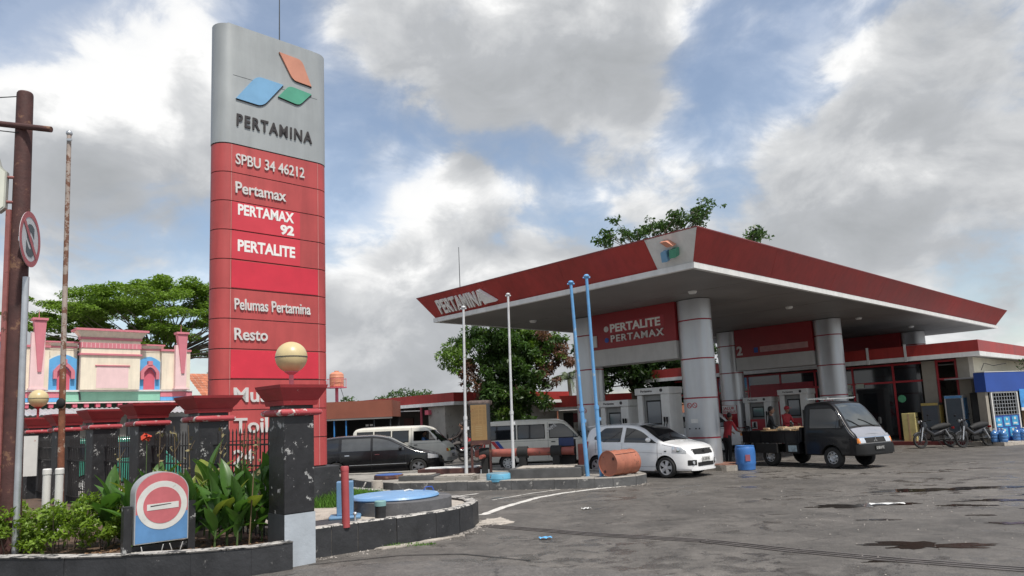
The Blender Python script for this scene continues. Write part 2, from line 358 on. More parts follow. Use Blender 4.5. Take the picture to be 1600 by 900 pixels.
FRONT = (R(90), 0, 0)          # text facing local -y
LEFTF = (R(90), 0, R(-90))     # text facing local -x
SITE = R(43.3)
U = Vector((math.cos(SITE), math.sin(SITE), 0)); V = Vector((-U.y, U.x, 0)); A0 = Vector((4.47, 17.06, 0))
def site(u, v, z=0): p = A0+U*u+V*v; return (p.x, p.y, z)

# ================================================================== THE SETTING
def asphalt(name, base, dark, wetamt):
    m = bpy.data.materials.new(name); m.use_nodes = True; n, l = m.node_tree.nodes, m.node_tree.links; b = n['Principled BSDF']
    tc = N(n, 'ShaderNodeTexCoord')
    def nz(sc, det, ro=.6, dist=0., st=None):
        t = N(n, 'ShaderNodeTexNoise', Scale=sc, Detail=det, Roughness=ro, Distortion=dist)
        if st:
            mp = N(n, 'ShaderNodeMapping'); mp.inputs['Scale'].default_value = st; mp.inputs['Rotation'].default_value = (0, 0, R(20)); l.new(tc.outputs['Object'], mp.inputs[0]); l.new(mp.outputs[0], t.inputs['Vector'])
        else: l.new(tc.outputs['Object'], t.inputs['Vector'])
        return t.outputs[0]
    def mr(v, a, b_, c=0., d=1.):
        t = N(n, 'ShaderNodeMapRange', interpolation_type='SMOOTHSTEP'); l.new(v, t.inputs[0])
        for i, x in zip(('From Min', 'From Max', 'To Min', 'To Max'), (a, b_, c, d)): t.inputs[i].default_value = x
        return t.outputs[0]
    def mul(a, b_):
        t = N(n, 'ShaderNodeMath', operation='MULTIPLY'); l.new(a, t.inputs[0]); l.new(b_, t.inputs[1]); return t.outputs[0]
    big = nz(.16, 5, .6, .6); mid = nz(1.1, 6, .65, .3); sp = nz(55, 3, .7); pa = nz(.5, 4, .55, 1.2, (.45, 1.5, 1))
    mix = N(n, 'ShaderNodeMix', data_type='RGBA'); l.new(mr(mid, .3, .7), mix.inputs[0]); mix.inputs[6].default_value = (*dark, 1); mix.inputs[7].default_value = (*base, 1)
    mot = nz(7.5, 8, .68, .2); gr = nz(2.6, 7, .6, .5)
    k = mul(mul(mr(big, .3, .7, .78, 1.18), mr(sp, .3, .75, .60, 1.45)), mul(mr(pa, .32, .68, .84, 1.14), mul(mr(mot, .32, .68, .84, 1.16), mr(gr, .3, .7, .90, 1.10))))
    # cracks
    vo = N(n, 'ShaderNodeTexVoronoi', feature='DISTANCE_TO_EDGE', Scale=.42); dn = N(n, 'ShaderNodeTexNoise', Scale=1.5, Detail=6, Roughness=.7); l.new(tc.outputs['Object'], dn.inputs['Vector'])
    ad = N(n, 'ShaderNodeMix', data_type='VECTOR'); ad.inputs[0].default_value = .35; l.new(tc.outputs['Object'], ad.inputs[4]); l.new(dn.outputs['Color'], ad.inputs[5]); l.new(ad.outputs[1], vo.inputs['Vector'])
    ck = N(n, 'ShaderNodeMath', operation='MAXIMUM'); l.new(mr(vo.outputs['Distance'], .0, .006, .45, 1.), ck.inputs[0]); l.new(mr(gr, .50, .56, 1., 0.), ck.inputs[1]); k = mul(k, ck.outputs[0])
    # damp: ragged patches of standing wet
    wet = mul(mr(gr, .44, .60), mul(mr(pa, .38, .60), mr(big, .34, .52)))
    sc = N(n, 'ShaderNodeVectorMath', operation='SCALE'); l.new(mix.outputs[2], sc.inputs[0]); l.new(mul(k, mr(wet, 0, 1, 1, 1-.34*wetamt)), sc.inputs['Scale']); l.new(sc.outputs[0], b.inputs['Base Color'])
    l.new(mr(wet, 0, 1, .70, .70-.55*wetamt), b.inputs['Roughness'])
    bp = N(n, 'ShaderNodeBump', Strength=.7, Distance=.015); l.new(mul(sp, mr(mot, .3, .7, .4, 1.)), bp.inputs['Height']); l.new(bp.outputs[0], b.inputs['Normal'])
    return m
ASPH = asphalt('asphalt', (.160, .146, .131), (.098, .090, .081), 1.)
ASPL = asphalt('asphalt_old', (.135, .125, .115), (.10, .093, .086), .4)
g = MB(); n_ = 12; S_ = 900
g.grid([[(-S_/2+S_*i/n_, -S_/2+200+S_*j/n_, 0) for i in range(n_+1)] for j in range(n_+1)])
tag(g.build('ground', ASPH), kind='structure')
# the public road along the forecourt, a shade paler
tag(MB().prism([(-60, -30), (60, -30), (60, -4), (9, 2.5), (4.6, 6.4), (.7, 8.55), (-1.2, 9.5), (-2.6, 9.3), (-4.2, 8.75), (-6.4, 8.6), (-12, 9.4), (-60, 16)], .002, .006).build('road', ASPL), kind='structure')
def blob(cx, cy, rx, ry, seed, n=40, rough=.35, rot=0.):
    rnd = random.Random(seed); ph = [rnd.uniform(0, 6.28) for _ in range(6)]; out = []
    for k in range(n):
        t = 2*math.pi*k/n; r = 1+rough*(.45*math.sin(2*t+ph[0])+.35*math.sin(3*t+ph[1])+.28*math.sin(5*t+ph[2])+.2*math.sin(8*t+ph[3])+.2*math.sin(13*t+ph[4])+.15*math.sin(21*t+ph[5])+rnd.uniform(-.12, .12))
        x, y = rx*r*math.cos(t), ry*r*math.sin(t); out.append((cx+x*math.cos(rot)-y*math.sin(rot), cy+x*math.sin(rot)+y*math.cos(rot)))
    return out
WATER = M('puddle_water', (.028, .022, .018), .10, var=.2, spec=.35, bump=.05, bscale=30)
WETP = M('damp_patch', (.050, .042, .034), .28, var=.25, scale=3, bump=.15, bscale=60)
for i, (x, y, rx, ry, w) in enumerate([(4.95, 9.1, .62, .20, 1), (5.9, 12.85, .75, .22, 1), (8.55, 14.6, 1.3, .28, 1), (8.3, 12.7, .55, .13, 1), (7.4, 12.3, .35, .10, 1), (5.4, 11.2, .22, .06, 1), (11.2, 12.2, .8, .2, 1), (6.9, 10.4, .3, .07, 1), (9.4, 13.2, .4, .09, 1), (4.1, 8.3, .2, .05, 1), (7.0, 11.2, .14, .05, 1), (8.2, 11.6, .2, .06, 1)]):
    tag(MB().prism(blob(x, y, rx, ry, 30+i, 64, .75, R(-8)), .003 if w else .0025, .0065 if w else .0045).build('puddle' if w else 'damp_patch', WATER if w else WETP), kind='structure')
# drain channel: three thin steel edges across the mouth of the forecourt
DR = thing('drain_channel', 'thin steel drain channel crossing the forecourt mouth in parallel lines', 'drain')
del DR['category']; del DR['label']; tag(DR, kind='structure')
drp = [(-.62, 12.38), (1.0, 11.05), (2.47, 10.05), (3.35, 9.1), (4.2, 8.32), (5.4, 7.4), (7.5, 6.0)]
DRAINM = M('drain_steel', (.20, .18, .17), .45, .3, var=.3, scale=4)
for k, off in enumerate((-.10, 0, .10)):
    for (xa, ya), (xb, yb) in zip(drp, drp[1:]):
        d = Vector((xb-xa, yb-ya, 0)).normalized(); nn = Vector((-d.y, d.x, 0)); p, q = Vector((xa, ya, 0))+nn*off, Vector((xb, yb, 0))+nn*off
        mb = MB(); w = nn*.013; mb.prism([((p-w).x, (p-w).y), ((q-w).x, (q-w).y), ((q+w).x, (q+w).y), ((p+w).x, (p+w).y)], .005+.0004*k, .013); mb.build('channel_edge', DRAINM, DR)
# painted line, worn
PAINT = M('line_paint', (.60, .58, .54), .8, var=.2, scale=5, wear=((.14, .13, .12), .34, 7))
def ribbon(name, pts, w, mat, z=.005, par=None):
    mb = MB(); vs = []
    rnd = random.Random(len(pts)*7+int(w*100))
    fine = []
    for (a, b) in zip(pts, pts[1:]):
        for k in range(8): t = k/8; fine.append(Vector((a[0]*(1-t)+b[0]*t, a[1]*(1-t)+b[1]*t, 0)))
    fine.append(Vector((*pts[-1], 0)))
    for i, p in enumerate(fine):
        d = (fine[min(i+1, len(fine)-1)]-fine[max(i-1, 0)]).normalized(); nn = Vector((-d.y, d.x, 0))
        a = w/2*rnd.uniform(.75, 1.2); b = w/2*rnd.uniform(.75, 1.2); vs += [p-nn*a+Vector((0, 0, z)), p+nn*b+Vector((0, 0, z))]
    mb.add(vs, [(2*i, 2*i+2, 2*i+3, 2*i+1) for i in range(len(fine)-1)])
    o = mb.build(name, mat, par); 
    if not par: tag(o, kind='structure')
    return o
ribbon('road_marking', [(-.72, 13.75), (-.3, 14.9), (.4, 16.3), (1.0, 17.0), (1.84, 17.65), (2.6, 18.05)], .17, PAINT)
ribbon('road_marking', [(-.6, 16.2), (.3, 17.3), (1.0, 17.9)], .06, PAINT)
ribbon('road_marking', [(-1.9, 16.9), (-1.4, 17.4), (-1.0, 17.75)], .10, PAINT, .0055)
# cement spill at kerb tip
tag(MB().prism(blob(-.45, 12.75, .25, .5, 3, 40, .4), .003, .012).build('cement_patch', CONL), kind='structure')
tag(MB().prism(blob(-1.55, 10.85, .5, .11, 4, 40, .6, R(40)), .003, .02).build('cement_patch', CONL), kind='structure')
# road seam
SEAM = M('seam', (.02, .02, .02), .9)
ribbon('road_seam', [(-2.75, 9.55), (-1.6, 9.95), (-.8, 9.85), (.1, 9.2)], .03, SEAM, .0085)

def kerb_run(pts, h, wid, length, mat, topmat, par, closed=False, z0=0., gap=.004):
    # offset polyline cut in blocks; outer face on pts, block reaches 'wid' to the left of travel
    P_ = [Vector((x, y, 0)) for x, y in pts]
    fine = []
    for a, b in zip(P_, P_[1:]+([P_[0]] if closed else [])):
        k = max(1, round((b-a).length/length))
        for i in range(k): fine.append(a+(b-a)*(i/k))
    fine.append(P_[0] if closed else P_[-1])
    nor = []
    for i in range(len(fine)):
        a = fine[i-1] if i else (fine[-2] if closed else fine[0]); b = fine[i+1] if i < len(fine)-1 else (fine[1] if closed else fine[-1])
        d = (b-a).normalized(); nor.append(Vector((-d.y, d.x, 0)))
    rnd = random.Random(5)
    for i in range(len(fine)-1):
        a, b = fine[i], fine[i+1]; g_ = (b-a).normalized()*gap; j = rnd.uniform(-.006, .006)-math.copysign(.016, wid); hz = h+rnd.uniform(-.006, .006)
        poly = [a+g_+nor[i]*j, b-g_+nor[i+1]*j, b-g_+nor[i+1]*wid, a+g_+nor[i]*wid]
        c = .018
        top = [poly[0]+nor[i]*c, poly[1]+nor[i+1]*c, poly[2]-nor[i+1]*c, poly[3]-nor[i]*c]
        mb = MB(); vs = [(*p.xy, z0) for p in poly]+[(*p.xy, hz-c) for p in poly]+[(*p.xy, hz) for p in top]
        fs = [(3, 2, 1, 0)]+[(k, (k+1) % 4, 4+(k+1) % 4, 4+k) for k in range(4)]
        mb.add(vs, fs); mb.mi = 1; mb.f += [(4+k, 4+(k+1) % 4, 8+(k+1) % 4, 8+k) for k in range(4)]+[(8, 9, 10, 11)]; mb.m += [1]*5
        mb.build('kerb_stone', [mat, topmat], par)
# near pavement island, in front of the totem
isl = [(-2.93, 9.93), (-2.31, 10.43), (-1.83, 10.82), (-1.30, 11.28), (-.98, 11.72), (-.80, 12.2), (-.74, 12.65), (-.86, 13.1), (-1.2, 13.6), (-4.4, 17.1), (-9.0, 22.1), (-12.0, 19.2), (-7.4, 14.1)]
PV = MB().prism(isl, 0, .35).build('pavement', CONL); tag(PV, kind='structure')
kerb_run(isl[:11], .40, .17, .42, BLKK, CONT, PV)
tag(MB().prism([(-2.95, 10.0), (-2.2, 10.75), (-2.75, 11.5), (-3.6, 10.75)], .35, .354).build('pavement_patch', DGRYP, None), kind='structure')
# middle pavement island by the fuel manholes
isl2 = [(-6.1, 23.6), (-4.63, 20.9), (-4.0, 19.9), (-3.3, 19.25), (-1.86, 18.75), (-.19, 18.35), (1.41, 17.95), (2.3, 17.92), (2.9, 18.2), (3.25, 18.7), (3.2, 19.3), (2.3, 20.7), (1.0, 22.3), (-.8, 23.3), (-3.0, 23.7)]
PV2 = MB().prism(isl2, 0, .20).build('pavement', CONC); tag(PV2, kind='structure')
kerb_run(isl2, .24, .2, .5, M('kerb_grey', (.10, .10, .10), .75, var=.35, scale=3, bump=.35, bscale=18, wear=((.33, .32, .30), .3, 4)), CONC, PV2, closed=True)
# planting bed
bed = [(-2.9, 9.35), (-3.3, 9.02), (-3.97, 8.88), (-4.72, 8.84), (-5.5, 8.9), (-6.5, 9.12), (-9, 9.9), (-14, 11.6), (-16.5, 21), (-13.2, 19.8), (-3.15, 10.0)]
PB = MB().prism(bed[::-1], 0, .27).build('planting_bed', SOIL); tag(PB, kind='structure')
kerb_run(bed[:8], .34, -.16, 3.0, BLKK, CONT, PB, gap=.0012)

# ================================================================== FENCE PILLARS
FA = R(-46); FD = Vector((math.sin(FA), math.cos(FA), 0)); FROT = math.atan2(FD.y, FD.x)-R(90)
p0 = Vector((-3.02, 9.71, 0)); SPAN = 2.65
def frustum(mb, a0, a1, z0, z1): mb.add([(-a0,-a0,z0),(a0,-a0,z0),(a0,a0,z0),(-a0,a0,z0),(-a1,-a1,z1),(a1,-a1,z1),(a1,a1,z1),(-a1,a1,z1)], [(3,2,1,0),(4,5,6,7),(0,1,5,4),(1,2,6,5),(2,3,7,6),(3,0,4,7)])
def roundring(mb, a, r, z):
    # half round moulding running round a square shaft
    c = [(-a,-a),(a,-a),(a,a),(-a,a)]; n = 8; vs = []
    for (x, y) in c:
        sx, sy = (1 if x > 0 else -1), (1 if y > 0 else -1)
        for k in range(n): t = 2*math.pi*k/n; o = r*math.cos(t); vs.append((x+sx*o, y+sy*o, z+r*math.sin(t)))
    fs = [(i*n+k, ((i+1) % 4)*n+k, ((i+1) % 4)*n+(k+1) % n, i*n+(k+1) % n) for i in range(4) for k in range(n)]
    mb.add(vs, fs)
plabels = ['nearest black fence pillar with red flared cap, grey base and globe lamp', 'second black fence pillar from the globe lamp pillar, red cap against the totem', 'third black fence pillar from the globe lamp pillar, with red flared cap', 'fourth black fence pillar from the globe lamp pillar, with red flared cap', 'fifth black fence pillar from the globe lamp pillar, with red flared cap', 'farthest black fence pillar by the rusty pole, carrying a small globe lamp']
for k in range(6):
    p = p0+FD*SPAN*k
    t = thing('fence_pillar', plabels[k], 'pillar', p, FROT, 'fence pillars')
    a = .215 if k == 0 else .235
    if k == 0:
        mb = MB(); mb.box(-a-.006, a+.006, -a-.006, a+.006, 0, .66); mb.m = [0]*6; o = mb.build('base', [DGRYP, GRYP_LIT], t); o.data.polygons[2].material_index = 1  # sunward face paler, other faces darker: sunlight put into the grey colours
    mb = MB(); mb.box(-a, a, -a, a, .66 if k == 0 else .2, 1.93); mb.build('shaft', BLK, t, bev=.012)
    mb = MB(); roundring(mb, a+.035, .045, 1.965); mb.build('ring_moulding', REDR, t, smooth=50)
    bx('neck', BLK, t, -a+.01, a-.01, -a+.01, a-.01, 1.93, 2.07)
    cw = .34 if k == 0 else .385
    mb = MB(); frustum(mb, a+.03, a+.045, 2.06, 2.12); mb.build('cap_base', REDC, t)
    mb = MB(); frustum(mb, a+.04, cw, 2.123, 2.28); frustum(mb, cw, cw+.01, 2.283, 2.325); mb.build('cap', REDC, t)
    if k in (0, 5):
        q = p+Vector((0, 0, 2.33)); l_ = thing('globe_lamp', 'large cream globe lamp on top of the nearest fence pillar' if k == 0 else 'small cream globe lamp on the far fence pillar beside the rusty pole', 'lamp', q, 0, 'globe lamps')
        zc, rg = (.385, .212) if k == 0 else (.50, .235)
        MB().lathe([(.03, 0), (.03, zc-rg-.03), (.09, zc-rg+.01), (.10, zc-rg+.05)], 16).build('stem', REDC if k else PINK, l_, smooth=40)
        MB().sphere((0, 0, zc), rg, 28, 18).build('globe', GLOBE, l_, smooth=60)
        MB().lathe([(rg+.001, -.006), (rg+.004, -.006), (rg+.004, .006), (rg+.001, .006)], 28, (0, 0, zc), cap=False).build('seam_ring', DGRYP, l_)
for k in range(5):
    p = p0+FD*SPAN*k
    t = thing('fence_panel', ['black iron bar fence panel beside the globe lamp pillar, before the totem', 'black iron bar fence panel, second from the globe lamp pillar', 'black iron bar fence panel, third from the globe lamp pillar', 'black iron bar fence panel, fourth from the globe lamp pillar', 'black iron bar fence panel, farthest from the globe lamp pillar'][k], 'fence', p, FROT, 'iron fence panels')
    IRON = M('fence_iron', (.016, .014, .014), .5, var=.3, wear=((.12, .03, .03), .25, 9))
    nb = 16
    bar = None
    for j in range(nb):
        y = .32+(SPAN-.64)*(j+.5)/nb
        if bar is None: bar = MB().box(-.008, .008, -.008, .008, .28, 1.72).add([(-.012,-.012,1.72),(.012,-.012,1.72),(.012,.012,1.72),(-.012,.012,1.72),(0,0,1.80)], [(0,1,4),(1,2,4),(2,3,4),(3,0,4)]).build('bar', IRON, t); bar.location = (0, y, 0)
        else: c = bar.copy(); COL.objects.link(c); c.location = (0, y, 0)
    for z in (.45, 1.25, 1.55): bx('rail', IRON, t, -.014, .014, .23, SPAN-.23, z-.012, z+.012)

# ================================================================== TOTEM SIGN
TC = Vector((-4.43, 13.0, 0)); TT, TL = .52, 2.18
def stadium(L, T, n=10):
    out = []
    for e, a0 in ((1, -90), (-1, 90)):
        for k in range(n+1):
            a = R(a0+180*k/n); out.append((e*(L/2-T/2)+T/2*math.cos(a), T/2*math.sin(a)))
    return out
tot = thing('totem_sign', 'tall red and grey fuel station totem sign with rounded ends', 'sign', TC, SITE)
bx('plinth', BLKK, tot, -TL/2-.06, TL/2+.10, -TT/2-.10, TT/2+.1, .352, 1.05, bev=.02)
Z0, BH = 1.06, .526
MB().prism(stadium(TL-.03, TT-.03), Z0, 9.08).build('core', BLKL, tot, smooth=30)
rows = [('24', .24, .36, GREYL), ('Toilet', .26, .95, GREYL), ('Mushola', .25, 1.25, GREYL), (None, 0, 0, 0), ('Resto', .21, .60, GREYL), ('Pelumas Pertamina', .20, 1.43, GREYL), (None, 0, 0, 0), ('PERTALITE', .20, 1.08, WHTL), ('PERTAMAX', .19, 1.06, WHTL), ('Pertamax', .21, .95, GREYL), ('SPBU 34 46212', .20, 1.32, GREYL)]
fy = -TT/2; xl = -TL/2+TT/2   # front plane and left end of its flat part
for i, (s, h, wd, lm) in enumerate(rows):
    z0, z1 = Z0+i*BH+.008, Z0+(i+1)*BH-.008
    b = MB().prism(stadium(TL, TT, 12), z0, z1).build('red_band', REDT, tot, smooth=30)
    zc = (z0+z1)/2
    for xx in (xl-.012, -xl-.0): bx('seam_strip', M('seam_pale', (.50, .22, .20), .6), b, xx, xx+.010, fy-.004, fy+.01, z0, z1)
    if i in (3, 6): bx('sheet', REDB, b, xl+.005, -xl-.01, fy-.009, fy-.001, z0+.012, z1-.012)
    if i in (7, 8): bx('sheet', M('red_sticker', (.58, .045, .065), .4, var=.06), b, xl+.005, .46, fy-.008, fy-.001, z0+.004, z1-.004)
    if s:
        x = xl+.06 if i not in (7, 8) else xl+.11
        zb = zc-h/2 if i != 8 else zc+.035
        t = text('lettering', s, h, (x, fy-.0015 if i not in (7, 8) else fy-.0085, zb), FRONT, lm, b, ext=.012 if i not in (7, 8) else .0015, bold=(.018 if i not in (7, 8, 10) else (.035 if i != 10 else .012)), fit=wd)
    if i == 8: text('lettering', '92', .17, (xl+.90, fy-.0085, zc-.205), FRONT, WHTL, b, ext=.0015, bold=.045, fit=.27)
ZG = Z0+11*BH
MB().prism(stadium(TL+.015, TT+.015, 12), ZG+.012, 9.12).build('grey_head', TOTG, tot, smooth=30)
bx('top_rail', TOTG, tot, -TL/2+.2, TL/2-.28, -.16, .12, 9.12, 9.19)
bx('panel_joint', DGRYP, tot, xl, -xl, fy-.0095, fy, 8.145, 8.152)
fy2 = fy-.0075
text('lettering', 'PERTAMINA', .225, (xl+.07, fy2, ZG+.36), FRONT, BLKL, tot, ext=.012, bold=.022, fit=1.47, space=1.22)
def leaf4(p, bulge):
    # parallelogram with two rounded corners (p0..p3), curve between p1->p2 and p3->p0 ends
    out = []
    P4 = [Vector(q).to_3d() for q in p]
    for i in range(4):
        a, b, c = P4[i-1], P4[i], P4[(i+1) % 4]
        if bulge[i]:
            s_, e_ = b+(a-b)*bulge[i], b+(c-b)*bulge[i]
            for k in range(7): t = k/6; q = s_*(1-t)**2+b*2*t*(1-t)+e_*t*t; out.append((q.x, q.y))
        else: out.append((b.x, b.y))
    return out
def logo(par, ox, oz, s, y, rotm=None, d=.03):
    def piece(nm, pts, bl, mat):
        q = leaf4(pts, bl); q = [(ox+a*s, oz+b*s) for a, b in q]
        o = MB().prism(q, y-d, y, 'y').build('logo_piece', mat, par); MB().prism([(a+(.012 if 1 else 0)*s, b-.014*s) for a, b in q], y-d*.55, y, 'y').build('logo_edge', BLKL, o); return o
    piece('b', [(0, 0), (.50, -.02), (.90, .52), (.38, .54)], (0, .22, 0, .22), LBLUE)
    piece('g', [(.80, .26), (1.22, .20), (1.48, .50), (1.02, .54)], (0, .22, 0, .22), LGREEN)
    piece('o', [(1.48, .66), (1.28, 1.14), (.82, 1.16), (1.10, .68)], (0, .2, 0, .2), ORNG)
logo(tot, xl+.05, ZG+.86, 1.0, fy2)
MB().tube((.18, 0, 9.12), (.18, 0, 10.6), .012, .008).build('lightning_rod', DGRYP, tot)

# ================================================================== CANOPY
LU, LV, HC, HT, OV = 27.2, 10.5, 5.2, 6.06, .40
can = thing('fuel_canopy', 'large flat fuel station canopy with red slanted fascia on silver columns', 'canopy', A0, SITE)
npan = 18
for i in range(npan):
    u0_, u1_ = .12+(LU-.24)*i/npan, .12+(LU-.24)*(i+1)/npan
    bx('soffit_panel', SOFF, can, u0_+.006, u1_-.006, .12, LV-.12, HC+.012+(.003 if i % 2 else 0), HC+.04)
bx('roof_deck', ZINC, can, .1, LU-.1, .1, LV-.1, HC+.042, HC+.5)
ZS = HC+.145
for nm, (x0, x1, y0, y1) in dict(a=(0, LU, 0, .118), b=(0, LU, LV-.118, LV), c=(0, .118, .12, LV-.12), d=(LU-.118, LU, .12, LV-.12)).items():
    bx('trim_strip', WHT, can, x0, x1, y0, y1, HC, ZS)
def slab(name, mat, p, th, nrm, par=can):
    # p: 4 points of outer face; thickness inwards
    vs = [Vector(q) for q in p]; back = [q-Vector(nrm)*th for q in vs]
    return MB().add(vs+back, [(0,1,2,3),(7,6,5,4)]+[(k,4+k,4+(k+1)%4,(k+1)%4) for k in range(4)]).build(name, mat, par)
i0 = .06  # base of red fascia sits back from trim
nF = 7
for k in range(nF):
    ga = .004
    a, b = k/nF, (k+1)/nF
    def X(t, top): return (-OV if top else i0)+(LU+2*OV if top else LU-2*i0)*t
    slab('fascia_panel', RED, [(X(a,0)+ga, i0, ZS+.002), (X(b,0)-ga, i0, ZS+.002), (X(b,1)-ga, -OV, HT), (X(a,1)+ga, -OV, HT)], .03, (0, -1, 0))
    slab('fascia_panel', RED, [(X(b,0)-ga, LV-i0, ZS+.002), (X(a,0)+ga, LV-i0, ZS+.002), (X(a,1)+ga, LV+OV, HT), (X(b,1)-ga, LV+OV, HT)], .03, (0, 1, 0))
def Yv(t, top): return (-OV if top else i0)+(LV+2*OV if top else LV-2*i0)*t
# left fascia: white corner panel near the camera, then red panels
cuts = [0, .1, .4, .7, 1.0]
for k in range(4):
    a, b = cuts[k], cuts[k+1]; at_, bt_ = (a, b)
    if k == 0: bt_ = .135
    if k == 1: at_ = .135
    slab('corner_panel' if k == 0 else 'fascia_panel', WHT if k == 0 else RED, [(i0, Yv(b,0)-.003, ZS+.002), (i0, Yv(a,0)+.003, ZS+.002), (-OV, Yv(at_,1)+.003, HT), (-OV, Yv(bt_,1)-.003, HT)], .03, (-1, 0, 0))
    slab('fascia_panel', RED, [(LU-i0, Yv(a,0)+.003, ZS+.002), (LU-i0, Yv(b,0)-.003, ZS+.002), (LU+OV, Yv(b,1)-.003, HT), (LU+OV, Yv(a,1)+.003, HT)], .03, (1, 0, 0))
for (x0, x1, y0, y1) in ((-OV-.01, LU+OV+.01, -OV-.01, -OV+.05), (-OV-.01, LU+OV+.01, LV+OV-.05, LV+OV+.01), (-OV-.01, -OV+.05, -OV+.052, LV+OV-.052), (LU+OV-.05, LU+OV+.01, -OV+.052, LV+OV-.052)):
    bx('cap_flashing', M('flashing', (.18, .03, .03), .5), can, x0, x1, y0, y1, HT+.001, HT+.03)
bx('roof_sheet', ZINC, can, .1, LU-.1, .1, LV-.1, HT-.25, HT-.2)
# lettering and logo lie on the slanted left fascia
slant = math.atan2(OV+i0, HT-ZS)
def onleft(v, h):   # point on left fascia at distance h up the slope
    t = h/math.hypot(OV+i0, HT-ZS); return (i0-(OV+i0)*t-.012, v, ZS+(HT-ZS)*t)
rotL = (R(90)+slant, 0, R(-90))
text('lettering', 'PERTAMINA', .50, onleft(9.95, .14), rotL, WHTL, can, ext=.03, bold=.03, fit=2.35, space=1.12)
p_ = onleft(7.62, .16); q_ = onleft(7.62, .66); r_ = onleft(7.05, .16)
MB().add([p_, r_, q_, (p_[0]-.1, p_[1], p_[2]-.06), (r_[0]-.1, r_[1], r_[2]-.06), (q_[0]-.1, q_[1], q_[2]-.06)], [(0,1,2),(5,4,3),(0,3,4,1),(1,4,5,2),(2,5,3,0)]).build('lettering_wedge', WHTL, can)
def logo_left(v0, h0, s):
    for pts, bl, mat in (([(0, 0), (.34, -.02), (.48, .52), (.14, .54)], (0,.2,0,.2), LBLUE), ([(.50, .12), (.90, .10), (1.06, .54), (.66, .56)], (0,.2,0,.2), LGREEN), ([(.98, .70), (.70, 1.02), (.34, 1.04), (.60, .70)], (0,.2,0,.2), ORNG)):
        q = leaf4(pts, bl); f = [onleft(v0-a*s, h0+b*s) for a, b in q]; n = len(f)
        o = [(x-.14, y, z-.07) for x, y, z in f]
        MB().add(f+o, [tuple(range(n)), tuple(range(2*n-1, n-1, -1))]+[(k, n+k, n+(k+1) % n, (k+1) % n) for k in range(n)]).build('logo_piece', mat, can)
logo_left(.78, .20, .50)
# columns
CL_, CT_ = 1.08, .76
joints = [.18, .95, 2.15, 3.35, 4.55, HC+.01]
def column(u, v, icons=False):
    c = thing('column', None, None, (u, v, 0)); c.parent = can
    for k in range(5):
        z0, z1 = joints[k]+(.022 if k else 0), joints[k+1]-.022
        pts = [(y, x) for x, y in stadium(CL_, CT_, 12)][::-1]
        MB().prism(pts, z0, z1).build('cladding_panel', SILV, c, smooth=30)
        if k: MB().prism([(x*.985, y*.985) for x, y in pts], joints[k]-.022, joints[k]+.022).build('joint_band', M('band_red', (.30, .02, .035), .5), c, smooth=30)
    if icons:
        for yy in (.17, -.02):
            MB().lathe([(.062, 0), (.085, 0), (.085, .004), (.062, .004)], 20, (-CT_/2-.005, yy, 1.93), 'x', cap=False).build('prohibition_icon', M('icon_red', (.45, .05, .06), .5), c)
            MB().cbox((-CT_/2-.003, yy, 1.93), (.004, .13, .016), rot=Matrix.Rotation(R(45), 3, 'X')).build('icon_slash', MATS['icon_red'], c)
        bx('paper_notice', PUMPW, c, -CT_/2-.004, -CT_/2-.001, -.09, .15, 1.40, 1.52)
        for yy in (.2, -.02, -.14): bx('bolt', DARK, c, -CT_/2-.012, -CT_/2+.01, yy, yy+.035, 1.21, 1.25)
    return c
CU = (4.45, 14.1, 24.0)
for k, u in enumerate(CU):
    column(u, 2.92, True); column(u, 7.35, k == 0)
    sb = thing('signboard', None, None, (u, 0, 0)); sb.parent = can
    y0, y1 = 2.92+CL_/2, 7.35-CL_/2
    bx('board', M('board_red', (.27, .018, .022), .45, var=.12, scale=1.2), sb, -.34, .34, y0-.06, y1+.06, 3.98, HC+.005)
    bx('beam', M('beam_white', (.50, .49, .47), .55, var=.08, streak=.1), sb, -.37, .37, y0-.05, y1+.05, 3.42, 3.978)
    # lettering faces -x
    text('lettering', str(k+1), .38, (-.341, y1-.02, 4.10), LEFTF, GREYL, sb, ext=.02, bold=.03, fit=.17 if k == 0 else .26)
    if k == 0:
        MB().lathe([(.10, 0), (.10, .012)], 20, (-.353, y1-.62, 4.66), 'x').build('disc', GREYL, sb)
        bx('sticker', M('board_red2', (.36, .03, .04), .4), sb, -.346, -.340, y0+.36, y1-.72, 4.50, 4.86)
        text('lettering', 'PERTALITE', .27, (-.3465, y1-.80, 4.54), LEFTF, WHTL, sb, ext=.008, bold=.03, fit=2.05)
        MB().lathe([(.085, 0), (.085, .012)], 20, (-.353, y1-.62, 4.28), 'x').build('disc', BLUE, sb)
        text('lettering', 'PERTAMAX', .23, (-.341, y1-.82, 4.20), LEFTF, GREYL, sb, ext=.02, bold=.02, fit=2.15, space=1.2)
    if k == 1:
        bx('marker', BLUE, sb, -.35, -.34, y1-1.0, y1-.82, 4.14, 4.36)
        bx('cover_strip', M('cover_pale', (.45, .25, .24), .6), sb, -.35, -.34, y0+.15, y1-1.1, 4.14, 4.38)
# downlights below soffit
for u in (3, 9, 15, 21):
    for v in (2.0, 8.6):
        MB().lathe([(.10, 0), (.13, .05), (.13, .07)], 14, (u, v, HC-.06)).build('downlight', WHT, can, smooth=40)
MB().tube((1.0, 10.2, HT-.2), (1.0, 10.2, HT+1.9), .018, .01).build('lightning_rod', DGRYP, can)

